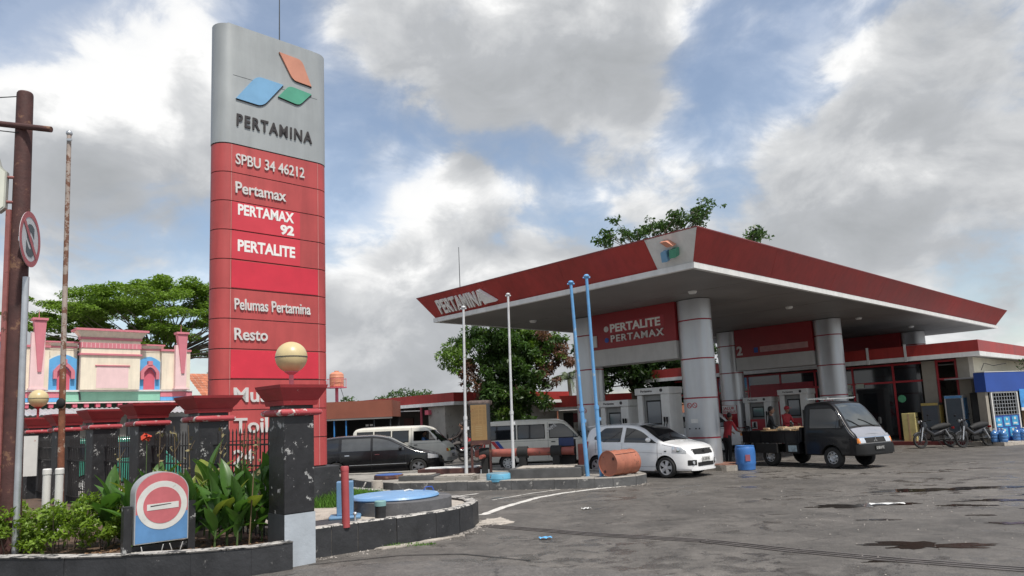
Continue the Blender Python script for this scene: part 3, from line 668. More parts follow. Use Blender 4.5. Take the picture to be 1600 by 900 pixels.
# ================================================================== PUMP ISLANDS AND PUMPS
for k, u in enumerate(CU[:2]):
    p = thing('pump_island', None, None, A0, SITE); tag(p, kind='structure')
    pts = []
    MB().prism([(u+a, b) for a, b in [(-.55, 1.9), (-.4, 1.7), (.4, 1.7), (.55, 1.9), (.55, 8.5), (.4, 8.7), (-.4, 8.7), (-.55, 8.5)]], 0, .16).build('kerb_body', CONL, p)
    MB().prism([(u+a*.95, 5.2+(b-5.2)*.985) for a, b in [(-.55, 1.9), (-.4, 1.7), (.4, 1.7), (.55, 1.9), (.55, 8.5), (.4, 8.7), (-.4, 8.7), (-.55, 8.5)]], .161, .18).build('island_top', M('island_brown', (.22, .11, .08), .7, var=.2, scale=3), p)
def pump(label, u, v, h, w=.95):
    t = thing('fuel_pump', label, 'fuel pump', site(u, v, .18), SITE, 'fuel pumps')
    d = .30
    bx('cabinet', PUMPW, t, -d, d, -w/2, w/2, 0, .52, bev=.02)
    bx('front_panel', PUMPR, t, -d-.012, d+.012, -w/2+.05, w/2-.2, .52, 1.12)
    bx('nozzle_housing', PUMPW, t, -d-.05, d+.05, -w/2-.25, -w/2+.07, .0, h-.22, bev=.02)
    bx('far_upright', PUMPW, t, -d, d, w/2-.18, w/2+.02, .52, h-.22, bev=.01)
    bx('display_housing', M('pump_shade', (.22, .22, .21), .5), t, -d+.08, d-.08, -w/2+.07, w/2-.2, 1.122, h-.23)
    bx('screen', GLASSL, t, -d+.05, -d+.075, -w/2+.16, w/2-.34, 1.25, h-.45)
    bx('screen_frame', DARK, t, -d+.06, -d+.079, -w/2+.11, w/2-.29, 1.2, h-.4)
    bx('header', PUMPW, t, -d-.07, d+.07, -w/2-.28, w/2+.06, h-.22, h, bev=.02)
    text('lettering', 'Pertamina', .07, (-d-.0705, w/2-.18, h-.135), LEFTF, BLKL, t, ext=.003, bold=.02, fit=.45)
    MB().lathe([(.055, 0), (.055, .008)], 14, (-d-.08, -w/2+.02, h-.10), 'x').build('dial', BLKL, t)
    bx('keypad', PUMPW, t, -d-.022, -d-.011, w/2-.50, w/2-.26, .72, 1.02); bx('keypad_screen', DARK, t, -d-.028, -d-.021, w/2-.44, w/2-.33, .78, .96)
    for k in range(2):
        y = -w/2-.05-.1*k
        MB().path([(-d-.06, y, 1.35), (-d-.12, y, 1.2), (-d-.14, y, .6), (-d-.10, y-.02, .25), (-d-.05, y+.05, .12)], .018, 6).build('hose', RUBB, t, smooth=50)
        MB().cbox((-d-.09, y, 1.36), (.07, .035, .16), .01).build('nozzle', DARK, t)
    return t
pump('fuel pump with wide white header nearest the big silver column', CU[0]-.05, 4.55, 2.38, 1.0)
pump('fuel pump standing behind the two blue poles', CU[0]-.05, 6.15, 2.05, .95)
pump('fuel pump behind the pickup, close to the second silver column', CU[1]-.05, 4.55, 2.3, .95)
pump('fuel pump left of the pickup load, beyond the red poster', CU[1]-.05, 6.15, 2.05, .95)
# red poster on the far side of the back column
t = thing('lane_poster', 'red poster fixed to the column behind the big silver column', 'poster', site(CU[1]-CT_/2-.03, 7.35, 0), SITE)
bx('sheet', PUMPR, t, -.02, .02, -.35, .35, .95, 1.95); bx('white_head', PUMPW, t, -.024, -.0205, -.34, .34, 1.58, 1.94)
text('lettering', 'JALUR', .12, (-.0245, .30, 1.76), LEFTF, PUMPR, t, ext=.002, bold=.02, fit=.55)
text('lettering', 'KHUSUS', .11, (-.0245, .30, 1.61), LEFTF, PUMPR, t, ext=.002, bold=.02, fit=.6)
MB().lathe([(.10, 0), (.13, 0), (.13, .004), (.10, .004)], 20, (-.025, 0, 1.2), 'x', cap=False).build('ring', PUMPW, t)

# ================================================================== SHOP
shop = thing('station_shop', 'low station shop with red fascia, white trim and dark glass front', 'shop', A0, SITE)
FU, FV, WU, WV = 17.28, -1.48, 18.0, -.9
bx('fascia_front', RED, shop, FU, FU+.12, FV, 15, 3.60, 4.05); bx('fascia_side', RED, shop, FU+.122, 31, FV+.001, FV+.12, 3.601, 4.049)
bx('trim_front', WHT, shop, FU-.02, FU+.14, FV-.02, 15, 3.42, 3.598); bx('trim_side', WHT, shop, FU+.142, 31, FV-.018, FV+.14, 3.421, 3.597)
bx('eave_soffit', SOFF, shop, FU+.142, 31, FV+.142, 15, 3.44, 3.48)
bx('roof', ZINC, shop, FU+.125, 31, FV+.125, 15, 3.62, 3.95)
bx('side_wall', WALLC, shop, WU+.62, 31, WV, WV+.2, 0, 3.44); bx('corner_pier', M('pier_cream', (.34, .31, .26), .8, var=.1), shop, WU-.02, WU+.618, WV-.002, WV+.42, 0, 3.44)
bx('inner_pier', MATS['pier_cream'], shop, WU+.05, WU+.5, WV+1.25, WV+1.75, 0, 3.4)
bx('back_wall', WALLG, shop, WU+5, WU+5.2, WV+.2, 15, 0, 3.4)
bx('floor', CONC, shop, WU-.6, 31, WV+.1, 15, 0.002, .18); bx('front_step', M('step_maroon', (.12, .02, .02), .7), shop, WU-.9, WU-.602, WV, 15, 0.002, .14)
for y in (WV+.5, WV+1.2, WV+2.9, WV+4.6, WV+6.3, WV+8.0, WV+9.7, WV+11.4): bx('mullion', PUMPR, shop, WU+.1, WU+.18, y-.04, y+.04, .18, 3.42)
for z in (2.62, 3.36): bx('transom', PUMPR, shop, WU+.11, WU+.17, WV+.54, 15, z-.04, z+.04)
ys = [WV+1.8, WV+2.9, WV+4.6, WV+6.3, WV+8.0, WV+9.7, WV+11.4]
for a, b in zip(ys, ys[1:]):
    bx('glass_pane', GLASSD, shop, WU+.13, WU+.145, a+.045, b-.045, .2, 2.575); bx('glass_pane', GLASSD, shop, WU+.13, WU+.145, a+.045, b-.045, 2.665, 3.315)
bx('red_panel', M('shop_red', (.30, .02, .03), .5), shop, WU+.1, WU+.125, WV+6.4, WV+9.6, .9, 2.9)
for y, z, w_ in ((WV+7.3, 2.25, .7), (WV+4.7, 2.45, .35), (WV+4.15, 2.45, .35), (WV+4.7, 2.15, .3)):
    bx('window_notice', M('notice', (.45, .50, .42), .7), shop, WU+.095, WU+.099, y, y+w_, z, z+.18)
MB().lathe([(.16, 0), (.16, .006)], 20, (WU+.09, WV+2.65, 1.9), 'x').build('round_sticker', M('sticker_green', (.10, .38, .20), .5), shop)
for v in (1.1, 2.6): bx('drain_pipe', WHT, shop, FU-.05, FU-.022, v, v+.09, 3.40, 4.12)
# blue kiosk at the side of the shop
ki = thing('water_kiosk', 'blue kiosk with mesh gate attached to the side of the shop', 'kiosk', (17.62, 27.75, 0), R(20))
bx('fascia_board', BLUE, ki, 0, 6, -.5, -.05, 2.00, 2.74)
bx('fascia_edge', PUMPW, ki, -.01, 6, -.512, -.052, 2.742, 2.765)
bx('back_sheet', DARK, ki, .2, 6, .3, .35, .1, 2.0); bx('roof', ZINC, ki, .0, 6, -.048, 1.2, 2.55, 2.6)
bx('base', CONL, ki, -.1, 6, -1.0, .5, .002, .13); bx('side_post', MATS['pier_cream'], ki, .02, .16, -.42, -.1, .13, 2.0)
for x in (.24, 1.62): bx('gate_post', PUMPW, ki, x, x+.06, -.48, -.42, .13, 1.998)
bx('gate_rail', PUMPW, ki, .30, 1.62, -.47, -.43, 1.94, 1.997)
for k in range(9): x = .30+1.32*(k+.5)/9; bx('mesh_bar', STEEL, ki, x-.009, x+.009, -.46, -.45, 1.10, 1.94)
for k in range(6): z = 1.12+.82*k/6; bx('mesh_bar', STEEL, ki, .30, 1.62, -.449, -.44, z-.009, z+.009)
bx('gate_sheet', M('gate_blue', (.025, .075, .30), .5, var=.12), ki, .30, 1.62, -.465, -.44, .14, 1.09)
PSTR = M('poster_cyan', (.06, .33, .56), .5, var=.5, scale=9)
for x, z in ((.34, .66), (.76, .68), (1.20, .70), (.58, .26), (1.02, .28)):
    bx('poster', PSTR, ki, x, x+.32, -.475, -.467, z, z+.36); MB().lathe([(.05, 0), (.05, .003)], 14, (x+.16, -.479, z+.27), 'y').build('poster_mark', PUMPW, ki); bx('poster_text', PUMPW, ki, x+.06, x+.26, -.478, -.4755, z+.06, z+.12)
BAN = M('banner_blue', (.06, .26, .58), .5, var=.45, scale=3)
bx('banner', BAN, ki, 1.72, 6, -.53, -.515, 1.36, 2.06); bx('banner_hem', PUMPW, ki, 1.72, 6, -.534, -.513, 1.24, 1.358)
bx('prop', WOOD, ki, 2.3, 2.4, -.2, -.1, .13, 1.3)
MB().path([(.5, -.02, 2.85), (.7, -.02, 3.12), (1.2, -.02, 3.02), (1.9, -.02, 3.10)], .014, 6).build('loose_wire', DARK, ki)
KR = Matrix.Rotation(R(20), 3, 'Z')
def kpos(x, y, z): p = KR @ Vector((x, y, 0)); return (17.62+p.x, 27.75+p.y, z)
def gallon(u, v, lab, z=.13):
    t = thing('water_gallon', lab, 'water bottle', kpos(u, v, z), 0, 'blue water gallons')
    MB().lathe([(.12, 0), (.135, .02), (.135, .10), (.125, .12), (.135, .14), (.135, .22), (.125, .24), (.135, .26), (.13, .33), (.06, .41), (.03, .43), (.03, .47)], 18).build('bottle', M('gallon', (.06, .18, .42), .15, var=.1, spec=.8), t, smooth=40)
    MB().lathe([(.034, .465), (.034, .50)], 12).build('cap', PUMPW, t)
for k, (u, v) in enumerate(((1.05, -.68), (1.36, -.66), (1.2, -.84), (.16, -.68), (.08, -.86), (-.02, -.6))): gallon(u, v, 'blue water gallon on the step before the mesh gate' if k < 3 else 'blue water gallon on the step by the shop corner')
# fridges and boxes under the eave
def fridge(u, v, h, lab, mat, side):
    t = thing('display_fridge', lab, 'fridge', site(u, v, .18 if u >= WU-.6 else .14), SITE)
    bx('body', mat, t, 0, .6, -.33, .33, .05, h, bev=.02); bx('door_glass', GLASSL, t, -.02, -.002, -.27, .27, .25, h-.12); bx('kick', DARK, t, .02, .58, -.3, .3, 0, .05); bx('header', side, t, -.024, -.002, -.31, .31, h-.11, h-.01)
    bx('side_print', side, t, .06, .54, -.338, -.331, .5, h-.1)
fridge(17.45, -.35, 1.75, 'tall glass door drinks fridge with pale blue side at the shop corner', PUMPW, M('print_blue', (.12, .33, .62), .5, var=.4, scale=6))
fridge(17.5, .55, 1.5, 'short drinks fridge with yellow header left of the tall fridge', M('fridge_dark', (.12, .11, .10), .5), M('print_yellow', (.5, .38, .12), .5, var=.2))
for nm, u, v, w_, h, c, lab in (('carton', 17.35, 1.35, .5, 1.15, (.55, .47, .20), 'tall yellow box standing in front of the shop glass'), ('carton', 17.3, 3.2, .55, .62, (.42, .24, .14), 'low orange carton in front of the shop, nearest the pickup')):
    t = thing(nm, lab, 'box', site(u, v, .14), SITE); m_ = M('carton_%.2f' % c[0], c, .8, var=.2)
    bx('body', m_, t, 0, .4, -w_/2, w_/2, 0, h, bev=.01); bx('flap', m_, t, .02, .38, -w_/2+.01, 0, h+.001, h+.012); bx('tape', WOOD, t, -.004, -.001, -.03, .03, .05, h-.03)

# ================================================================== COLOURFUL BUILDING
fb = thing('painted_building', 'two storey pink, cream and blue building with small minarets', 'building', (-16.35, 36.0, 0), SITE)
bx('lower_wall', WALLG, fb, -15, .9, .4, 9, 0, 3.4)
for k in range(9): bx('shutter', M('shutter', (.10, .10, .10), .6), fb, -14.6+k*1.7, -13.2+k*1.7, .36, .399, .1, 2.6)
bx('upper_wall', CREAM, fb, -15, 0, .0, 9, 3.4, 5.75)
bx('mint_band', MINT, fb, -5.62, -1.38, -.10, -.002, 3.40, 3.84); bx('mint_band', MINT, fb, -15, -7.35, -.10, -.002, 3.40, 3.84)
for a, b in ((-7.34, -5.63), (-1.37, .12)):
    bx('blue_band', BLUEL, fb, a, b, -.12, -.002, 3.10, 3.58); bx('pink_band', PINK, fb, a, b, -.13, -.002, 3.582, 3.83)
bx('ledge', WHT, fb, -15, .14, -.18, -.002, 3.842, 3.92)
# ledge of pantiles with red brackets, then tin awning
for k in range(32): bx('bracket', PINKD, fb, -14.8+k*.46, -14.62+k*.46, -.42, -.14, 3.12, 3.30)
bx('bracket_beam', M('beam_green', (.05, .12, .08), .7), fb, -15, -.5, -.14, -.003, 3.10, 3.39)
bx('bracket_cap', PINKL, fb, -15, -.35, -.46, -.13, 3.302, 3.36)
aw = MB(); pts = []
for j in range(2):
    pts.append([(-15+i*.05, -.46-1.5*j, 3.08-.32*j+(.018 if i % 4 < 2 else -.018)) for i in range(int(14.6/.05))])
aw.grid(pts); aw.build('tin_awning', ZINC, fb)
for k in range(6): MB().tube((-14+k*2.7, -1.85, 0), (-14+k*2.7, -1.85, 2.78), .05).build('awning_post', DGRYP, fb)
def arch(x0, x1, z0, z1, rise, n=10):
    out = [(x0, z0), (x1, z0)]
    for k in range(n+1): t = k/n; x = x1+(x0-x1)*t; out.append((x, z1+rise*math.sin(math.pi*t)))
    return out
for x0, x1 in ((-6.05, -4.90), (-2.38, -1.39), (-9.6, -7.35)):
    MB().prism(arch(x0, x1, 3.92, 5.28, .24), -.06, -.003, 'y').build('blue_arch_panel', BLUEL, fb)
    c = (x0+x1)/2 if x1 > -7 else -8.9
    n_ = MB().prism(arch(c-.25, c+.25, 3.93, 4.72, .24), -.075, -.061, 'y').build('niche', PINKD, fb)
    hood = [(c-.42, 4.42), (c-.27, 4.42), (c-.27, 4.72)]
    for k in range(9): t = k/8; hood.append((c-.27+.54*t, 4.74+.26*math.sin(math.pi*t)))
    hood += [(c+.27, 4.72), (c+.27, 4.42), (c+.42, 4.42), (c+.42, 4.72)]
    for k in range(9): t = k/8; hood.append((c+.40-.80*t, 4.80+.36*math.sin(math.pi*t)))
    hood += [(c-.42, 4.72)]
    MB().prism(hood, -.24, -.062, 'y').build('niche_hood', PINK, fb); bx('hood_knob', PINK, fb, c-.10, c+.10, -.26, -.063, 5.10, 5.30)
# central block
bx('central_block', CREAM, fb, -4.88, -2.40, -.42, -.004, 3.92, 6.22)
bx('central_panel', PINKL, fb, -4.24, -2.90, -.432, -.421, 3.99, 5.0)
for a, b, z0, z1 in ((-4.30, -2.84, 5.0, 5.05), ): bx('panel_lintel', PINK, fb, a, b, -.47, -.421, z0, z1)
for z0, z1, o, m_ in ((5.50, 5.58, .07, PINK), (5.83, 6.07, .03, PINK), (6.22, 6.32, .06, PINK)): bx('moulding', m_, fb, -4.88-o, -2.40+o, -.42-o, -.003, z0, z1)
for k in range(14): x = -4.86+k*.175; bx('dentil', PINKL, fb, x, x+.02, -.462, -.451, 5.84, 6.06)
mb = MB(); mb.add([(-4.9,-.45,6.32),(-2.38,-.45,6.32),(-2.38,0,6.32),(-4.9,0,6.32),(-5.12,-.68,6.60),(-2.16,-.68,6.60),(-2.16,0,6.60),(-5.12,0,6.60)], [(3,2,1,0),(4,5,6,7),(0,1,5,4),(1,2,6,5),(2,3,7,6),(3,0,4,7)]); mb.build('cornice', CREAM, fb)
bx('cornice_cap', PINK, fb, -5.17, -2.11, -.73, .3, 6.602, 6.70)
for a, b in ((-6.25, -4.95), (-2.33, -1.25)):
    bx('parapet', CREAM, fb, a, b, -.02, .5, 5.75, 6.05); bx('parapet_line', PINK, fb, a, b, -.05, .52, 5.84, 5.90); bx('parapet_cap', PINK, fb, a-.05, b+.05, -.16, .55, 6.052, 6.12); 
    mb = MB(); mb.add([(a,-.03,5.91),(b,-.03,5.91),(b,-.14,6.05),(a,-.14,6.05)], [(0,1,2,3)]); mb.build('parapet_flare', CREAM, fb)
for a, b, m0, top in ((-7.05, -6.07, -6.75, 7.05), (-1.36, -.02, -.74, 6.72)):
    bx('pier', CREAM, fb, a, b, -.20, -.005, 3.92, 5.80); bx('pier_cap', PINK, fb, a-.05, b+.03, -.26, .3, 5.802, 5.90)
    bx('minaret', PINKL, fb, m0-.06, m0+.46, -.46, -.201, 3.92, top-.62); bx('minaret_foot', PINKL, fb, m0-.1, m0+.56, -.5, -.20, 3.921, 4.0)
    mb = MB(); x0, x1 = m0+.05, m0+.47; mb.add([(x0+.16,-.52,4.70),(x1-.12,-.52,4.70),(x1,-.56,top-.08),(x0-.06,-.56,top-.08),(x0+.16,-.46,4.70),(x1-.12,-.46,4.70),(x1,-.2,top-.08),(x0-.06,-.2,top-.08)], [(0,1,2,3),(7,6,5,4),(0,4,5,1),(1,5,6,2),(2,6,7,3),(3,7,4,0)]); mb.build('minaret_wedge', PINK, fb)
    bx('minaret_cap', PINK, fb, x0-.12, x1+.05, -.62, -.15, top-.078, top+.02); MB().tube((m0+.2, -.36, top+.02), (m0+.2, -.36, top+.42), .02, .004, 6).build('finial', PINK, fb)
bx('left_wing', BLUEL, fb, -15, -7.36, -.05, -.003, 3.92, 6.0); bx('left_wing_parapet', CREAM, fb, -15, -7.3, -.10, .5, 6.0, 6.32); bx('left_wing_cap', PINK, fb, -15, -7.25, -.2, .55, 6.322, 6.42)
for k in range(20): bx('dentil', PINK, fb, -11.2+k*.19, -11.09+k*.19, -.13, -.101, 6.03, 6.3)
MB().path([(-4.93, -.05, 5.7), (-4.93, -.08, 4.0), (-4.83, -.14, 3.75), (-4.80, -.15, 3.45)], .035, 8).build('drain_pipe', DGRYP, fb)
# brick house with tiled roof beside it
bh = thing('brick_house', 'brown tiled roof and brick wall right of the painted building', 'house', (-16.9, 40.0, 0), SITE)
bx('wall', BRICK, bh, 0, 3, 0, 6, 0, 3.3)
rt = MB()
for r_ in range(12):
    for c_ in range(11):
        x0, y0 = -.3+c_*.29, -.3+r_*.30; z = 3.3+r_*.16
        rt.add([(x0, y0, z+.05), (x0+.28, y0, z+.05), (x0+.28, y0+.33, z+.20), (x0, y0+.33, z+.20), (x0, y0, z), (x0+.28, y0, z)], [(0,1,2,3),(4,5,1,0)])
o = rt.build('roof_tiles', TILE, bh); o['kind'] = 'stuff'
bx('window', GLASSD, bh, 1, 2.2, -.03, -.002, 1.1, 2.3)

# ================================================================== BUILDINGS BEHIND THE VANS
of = thing('back_office', 'low grey building with red fascia and white trim behind the vans', 'building', (-3.25, 38.0, 0), SITE)
bx('fascia_left', RED, of, 0, .12, 0, 17, 2.82, 3.30); bx('fascia_right', RED, of, .122, 9, .001, .12, 2.821, 3.299)
bx('trim_left', WHT, of, -.02, .14, -.02, 17, 2.64, 2.818); bx('trim_right', WHT, of, .142, 9, -.018, .14, 2.641, 2.817)
bx('roof', ZINC, of, .125, 9, .125, 17, 2.84, 3.24); bx('soffit', SOFF, of, .145, 9, .145, 17, 2.66, 2.70)
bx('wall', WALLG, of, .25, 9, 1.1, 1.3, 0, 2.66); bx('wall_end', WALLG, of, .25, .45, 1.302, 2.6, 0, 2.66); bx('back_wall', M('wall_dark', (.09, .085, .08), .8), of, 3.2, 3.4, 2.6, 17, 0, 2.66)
bx('vent_frame', PUMPW, of, 1.75, 2.25, 1.05, 1.098, 1.35, 1.80)
for k in range(5): bx('vent_slat', DGRYP, of, 1.79, 2.21, 1.03, 1.049, 1.39+k*.08, 1.43+k*.08)
for y in (3.4, 7.0, 10.5, 14): MB().tube((.35, y, 0), (.35, y, 2.66), .07).build('red_post', PINKD, of)
bx('tin_eave', ZINC, of, -1.1, -.03, 3.0, 11, 2.42, 2.46); bx('meter_box', PINKD, of, .0, .24, 2.3, 2.6, 2.2, 2.45)
for y in (4.4, 8.2): bx('door', M('door_brown', (.10, .03, .02), .6), of, 3.15, 3.199, y, y+1.0, 0, 2.1)
bx('antenna_box', PUMPW, of, 2, 2.3, 1.5, 1.8, 3.26, 3.36)
kb = thing('brown_kiosk', 'kiosk with plain brown fascia and blue posts right of the totem', 'kiosk', (-7.2, 33.5, 0), R(2))
bx('fascia', BROWNF, kb, -4.2, 1.45, -.06, .06, 2.12, 2.90); bx('roof', ZINC, kb, -4.15, 1.4, .062, 3.0, 2.5, 2.6)
bx('side_fascia', BROWNF, kb, 1.41, 1.47, .062, 3, 2.13, 2.89); bx('trim', SOFF, kb, -4.2, 1.45, -.05, .05, 2.04, 2.118)
bx('back_wall', DARK, kb, -4.2, 1.4, 2.8, 3.0, 0, 2.5); bx('counter', M('counter', (.05, .06, .08), .6), kb, -4, 1.0, .9, 1.3, .0, 1.0)
for k in range(7): MB().tube((-4.0+k*.55, .1, 0), (-4.0+k*.55, .1, 2.04), .035).build('blue_post', M('post_blue', (.04, .2, .5), .5), kb)
for x in (.6, 1.35): MB().tube((x, .1, 0), (x, .1, 2.04), .03).build('post', DGRYP, kb)
for x, z in ((.05, 1.72), (.25, 1.72), (.05, 1.55)): bx('paper', PUMPW, kb, x, x+.14, .98, .99, z, z+.09)
MB().tube((-2.3, .05, 0), (-2.3, .05, 2.04), .04).build('red_post', PINKD, kb)
wt = thing('water_tank', 'orange plastic water tank on a railed stand above the brown kiosk', 'water tank', (-11.15, 45.0, 0), 0)
MB().lathe([(.40, 4.22), (.44, 4.26), (.44, 4.5), (.455, 4.52), (.44, 4.54), (.44, 4.8), (.455, 4.82), (.44, 4.84), (.43, 5.02), (.30, 5.14), (.14, 5.18), (.14, 5.24), (0, 5.25)], 24).build('tank', M('tank_orange', (.62, .25, .15), .5, var=.12, streak=.1), wt, smooth=35)
MB().tube((0, 0, 0), (0, 0, 4.16), .10).build('column', PINKD, wt); MB().lathe([(.62, 4.16), (.62, 4.21)], 20).build('platform', PINKD, wt)
for k in range(8): a = k*math.pi/4; MB().tube((.6*math.cos(a), .6*math.sin(a), 4.2), (.6*math.cos(a), .6*math.sin(a), 4.72), .012, n=6).build('rail_post', PINKD, wt)
MB().path([(.6*math.cos(k*math.pi/8), .6*math.sin(k*math.pi/8), 4.72) for k in range(17)], .012, 6).build('hand_rail', PINKD, wt)
MB().path([(.3, -.3, 4.2), (.5, -.35, 3.6), (.6, -.35, 3.0)], .02, 6).build('pipe', DGRYP, wt)
tb = thing('toilet_block', 'small block with slanted red fascia behind the cream van and columns', 'building', (0, 44.0, 0), R(-2))
mb = MB(); mb.add([(1.35,-.1,2.35),(9,-.1,2.35),(9,-.35,3.02),(.75,-.35,3.02),(1.35,0.3,2.35),(9,.3,2.35),(9,.3,3.02),(.75,.3,3.02)], [(0,1,2,3),(7,6,5,4),(0,4,5,1),(1,5,6,2),(2,6,7,3),(3,7,4,0)]); mb.build('fascia', RED, tb)
bx('trim', WHT, tb, 1.4, 9, -.02, .3, 2.14, 2.348); bx('roof', ZINC, tb, 1.4, 9, .302, 4, 2.4, 2.9); bx('wall', WALLG, tb, 2.6, 9, .8, 1.0, 0, 2.14); bx('sign_panel', M('maroon', (.16, .02, .03), .5), tb, 3.5, 4.3, .76, .798, 1.4, 1.95); bx('door', DARK, tb, 2.9, 3.5, .77, .799, 0, 2.0); bx('soffit', SOFF, tb, 1.42, 9, .302, .8, 2.16, 2.2)
bwl = thing('boundary_wall', 'orange brick boundary wall seen between the pumps under the canopy', 'wall', (0, 52, 0), R(-4))
BRK = MB().box(0, .44, 0, .2, 0, .19).build('brick', M('brick_orange', (.48, .19, .11), .85, var=.25, scale=2, bump=.3), bwl); first = True
for r_ in range(11):
    for c_ in range(24):
        x = 8.5+c_*.46+(.23 if r_ % 2 else 0)
        if first: BRK.location = (x, 0, .05+r_*.205); first = False
        else: c = BRK.copy(); COL.objects.link(c); c.location = (x, (r_*7+c_*3) % 5*.004, .05+r_*.205)
bx('mortar', CONC, bwl, -2, 26, .02, .18, 0, 2.28); bx('coping', M('coping', (.50, .28, .2), .8), bwl, -2, 26, -.03, .23, 2.30, 2.38)
for k in range(2): bx('wall_run', MATS['brick_orange'], bwl, (-2, 19.9)[k], (8.4, 26)[k], .004, .019, .02, 2.279)
rl = thing('steel_gantry', 'dark red steel beam frame behind the far pumps', 'gantry', (0, 40, 0), R(-6))
for x in (12.1, 15.2, 18.4): bx('post', M('maroon_steel', (.10, .012, .012), .5), rl, x, x+.12, 0, .12, 0, 2.2)
bx('beam', MATS['maroon_steel'], rl, 11.9, 18.8, -.02, .14, 2.2, 2.45); bx('beam', MATS['maroon_steel'], rl, 11.9, 18.8, -.0, .12, 1.95, 2.0)

# ================================================================== VEHICLES
class Tab:
    def __init__(s, pts): s.x = np.array([p[0] for p in pts], float); s.y = np.array([p[1] for p in pts], float); d = np.diff(s.y)/np.diff(s.x); m = np.zeros(len(pts)); m[1:-1] = np.where(d[:-1]*d[1:] > 0, 2*d[:-1]*d[1:]/(d[:-1]+d[1:]+1e-12), 0); m[0] = d[0]; m[-1] = d[-1]; s.m = m
    def __call__(s, x):
        x = min(max(x, s.x[0]), s.x[-1]); i = min(int(np.searchsorted(s.x, x, 'right'))-1, len(s.x)-2); h = s.x[i+1]-s.x[i]; t = (x-s.x[i])/h
        return float((2*t**3-3*t**2+1)*s.y[i]+(t**3-2*t**2+t)*h*s.m[i]+(-2*t**3+3*t**2)*s.y[i+1]+(t**3-t**2)*h*s.m[i+1])
class Shell:
    def __init__(s, top, plan, sec, zb=.2, r=.07, crown=.04):
        s.top, s.plan, s.sec, s.zb, s.r, s.crown = Tab(top), Tab(plan), Tab(sec), zb, r, crown; s.x0, s.x1 = top[0][0], top[-1][0]
    def w(s, x, z): return s.plan(x)*s.sec(z)
    def stations(s):
        n = int((s.x1-s.x0)/.07); xs = [s.x0+(s.x1-s.x0)*k/n for k in range(n+1)]
        e = [s.x0+d for d in (.01, .025, .045)]+[s.x1-d for d in (.01, .025, .045)]
        return sorted(xs+e)
    def section(s, x):
        zt = s.top(x); r = min(s.r, (zt-s.zb)*.3); pts = [(0, s.zb), (.5*s.w(x, s.zb), s.zb), (s.w(x, s.zb)-.03, s.zb)]
        m = 14
        for k in range(m+1): z = s.zb+.03+(zt-r-s.zb-.03)*k/m; pts.append((s.w(x, z), z))
        we = s.w(x, zt-r); rx = min(r*1.3, we*.5)
        for k in range(1, 5): a = R(90*k/4); pts.append((we-rx+rx*math.cos(a), zt-r+r*math.sin(a)-s.crown*((we-rx+rx*math.cos(a))/max(we, .01))**2*(k/4)))
        yt = pts[-1][0]
        for f in (.75, .5, .25, 0): y = yt*f; pts.append((y, zt-s.crown*(y/max(we, .01))**2))
        return pts
    def topz(s, x, y): zt = s.top(x); r = min(s.r, (zt-s.zb)*.3); return zt-s.crown*(y/max(s.w(x, zt-r), .01))**2
    def body(s, name, mat, par, arches=(), ar=.33, smooth=40, opening=None):
        secs = []
        for x in s.stations():
            h = s.section(x); full = [(x, y, z) for y, z in h]+[(x, -y, z) for y, z in h[-2:0:-1]]; secs.append(full)
        mb = MB(); n = len(secs[0])
        for i, sc in enumerate(secs): mb.v += sc
        for i in range(len(secs)-1):
            for k in range(n): mb.f.append((i*n+k, (i+1)*n+k, (i+1)*n+(k+1) % n, i*n+(k+1) % n))
        mb.f += [tuple(range(n)), tuple((len(secs)-1)*n+k for k in range(n-1, -1, -1))]; mb.m = [0]*len(mb.f)
        o = mb.build(name, [mat, DARK], par, smooth=smooth)
        if arches:
            cm = MB()
            for ax in arches: cm.lathe([(ar, -1.2), (ar, 1.2)], 40, (ax, 0, ar-.02 if ar < .4 else ar-.05), 'y')
            if opening: cm.prism(opening, -1.5, 1.5, 'y')
            c = cm.build('cut', [DARK], par)
            for oo in (o, c):
                bm = bmesh.new(); bm.from_mesh(oo.data); bmesh.ops.remove_doubles(bm, verts=bm.verts, dist=1e-5); bmesh.ops.recalc_face_normals(bm, faces=bm.faces); bm.to_mesh(oo.data); bm.free()
            md = o.modifiers.new('b', 'BOOLEAN'); md.operation = 'DIFFERENCE'; md.solver = 'EXACT'; md.object = c; md.material_mode = 'TRANSFER'; md.use_self = False
            dg = bpy.context.evaluated_depsgraph_get(); dg.update()
            me = bpy.data.meshes.new_from_object(o.evaluated_get(dg)); o.modifiers.clear(); o.data = me; bpy.data.objects.remove(c)
            o.data.polygons.foreach_set('use_smooth', [True]*len(o.data.polygons)); o.data.set_sharp_from_angle(angle=R(smooth))
        return o
    def side(s, name, mat, par, x0, x1, lo, hi, sd, off=.006, nx=18, nz=6):
        lo = lo if callable(lo) else (lambda x, v=lo: v); hi = hi if callable(hi) else (lambda x, v=hi: v)
        g = []
        for j in range(nz+1):
            row = []
            for i in range(nx+1):
                x = x0+(x1-x0)*i/nx; z = lo(x)+(max(hi(x), lo(x)+.001)-lo(x))*j/nz; row.append((x, sd*(s.w(x, z)+off), z))
            g.append(row)
        return MB().grid(g).build(name, mat, par, smooth=60)
    def roof(s, name, mat, par, x0, x1, f=.93, off=.006, nx=12, ny=10, f1=None):
        g = []
        for i in range(nx+1):
            x = x0+(x1-x0)*i/nx; zt = s.top(x); r = min(s.r, (zt-s.zb)*.3); we = s.w(x, zt-r)-min(r*1.3, .1); ff = f+( (f1 if f1 is not None else f)-f)*i/nx
            row = []
            for j in range(ny+1): y = we*ff*(2*j/ny-1); row.append((x, y, s.topz(x, y)+off))
            g.append(row)
        sl = abs(s.top(x1)-s.top(x0))/abs(x1-x0)
        o = MB().grid(g).build(name, mat, par, smooth=60); return o
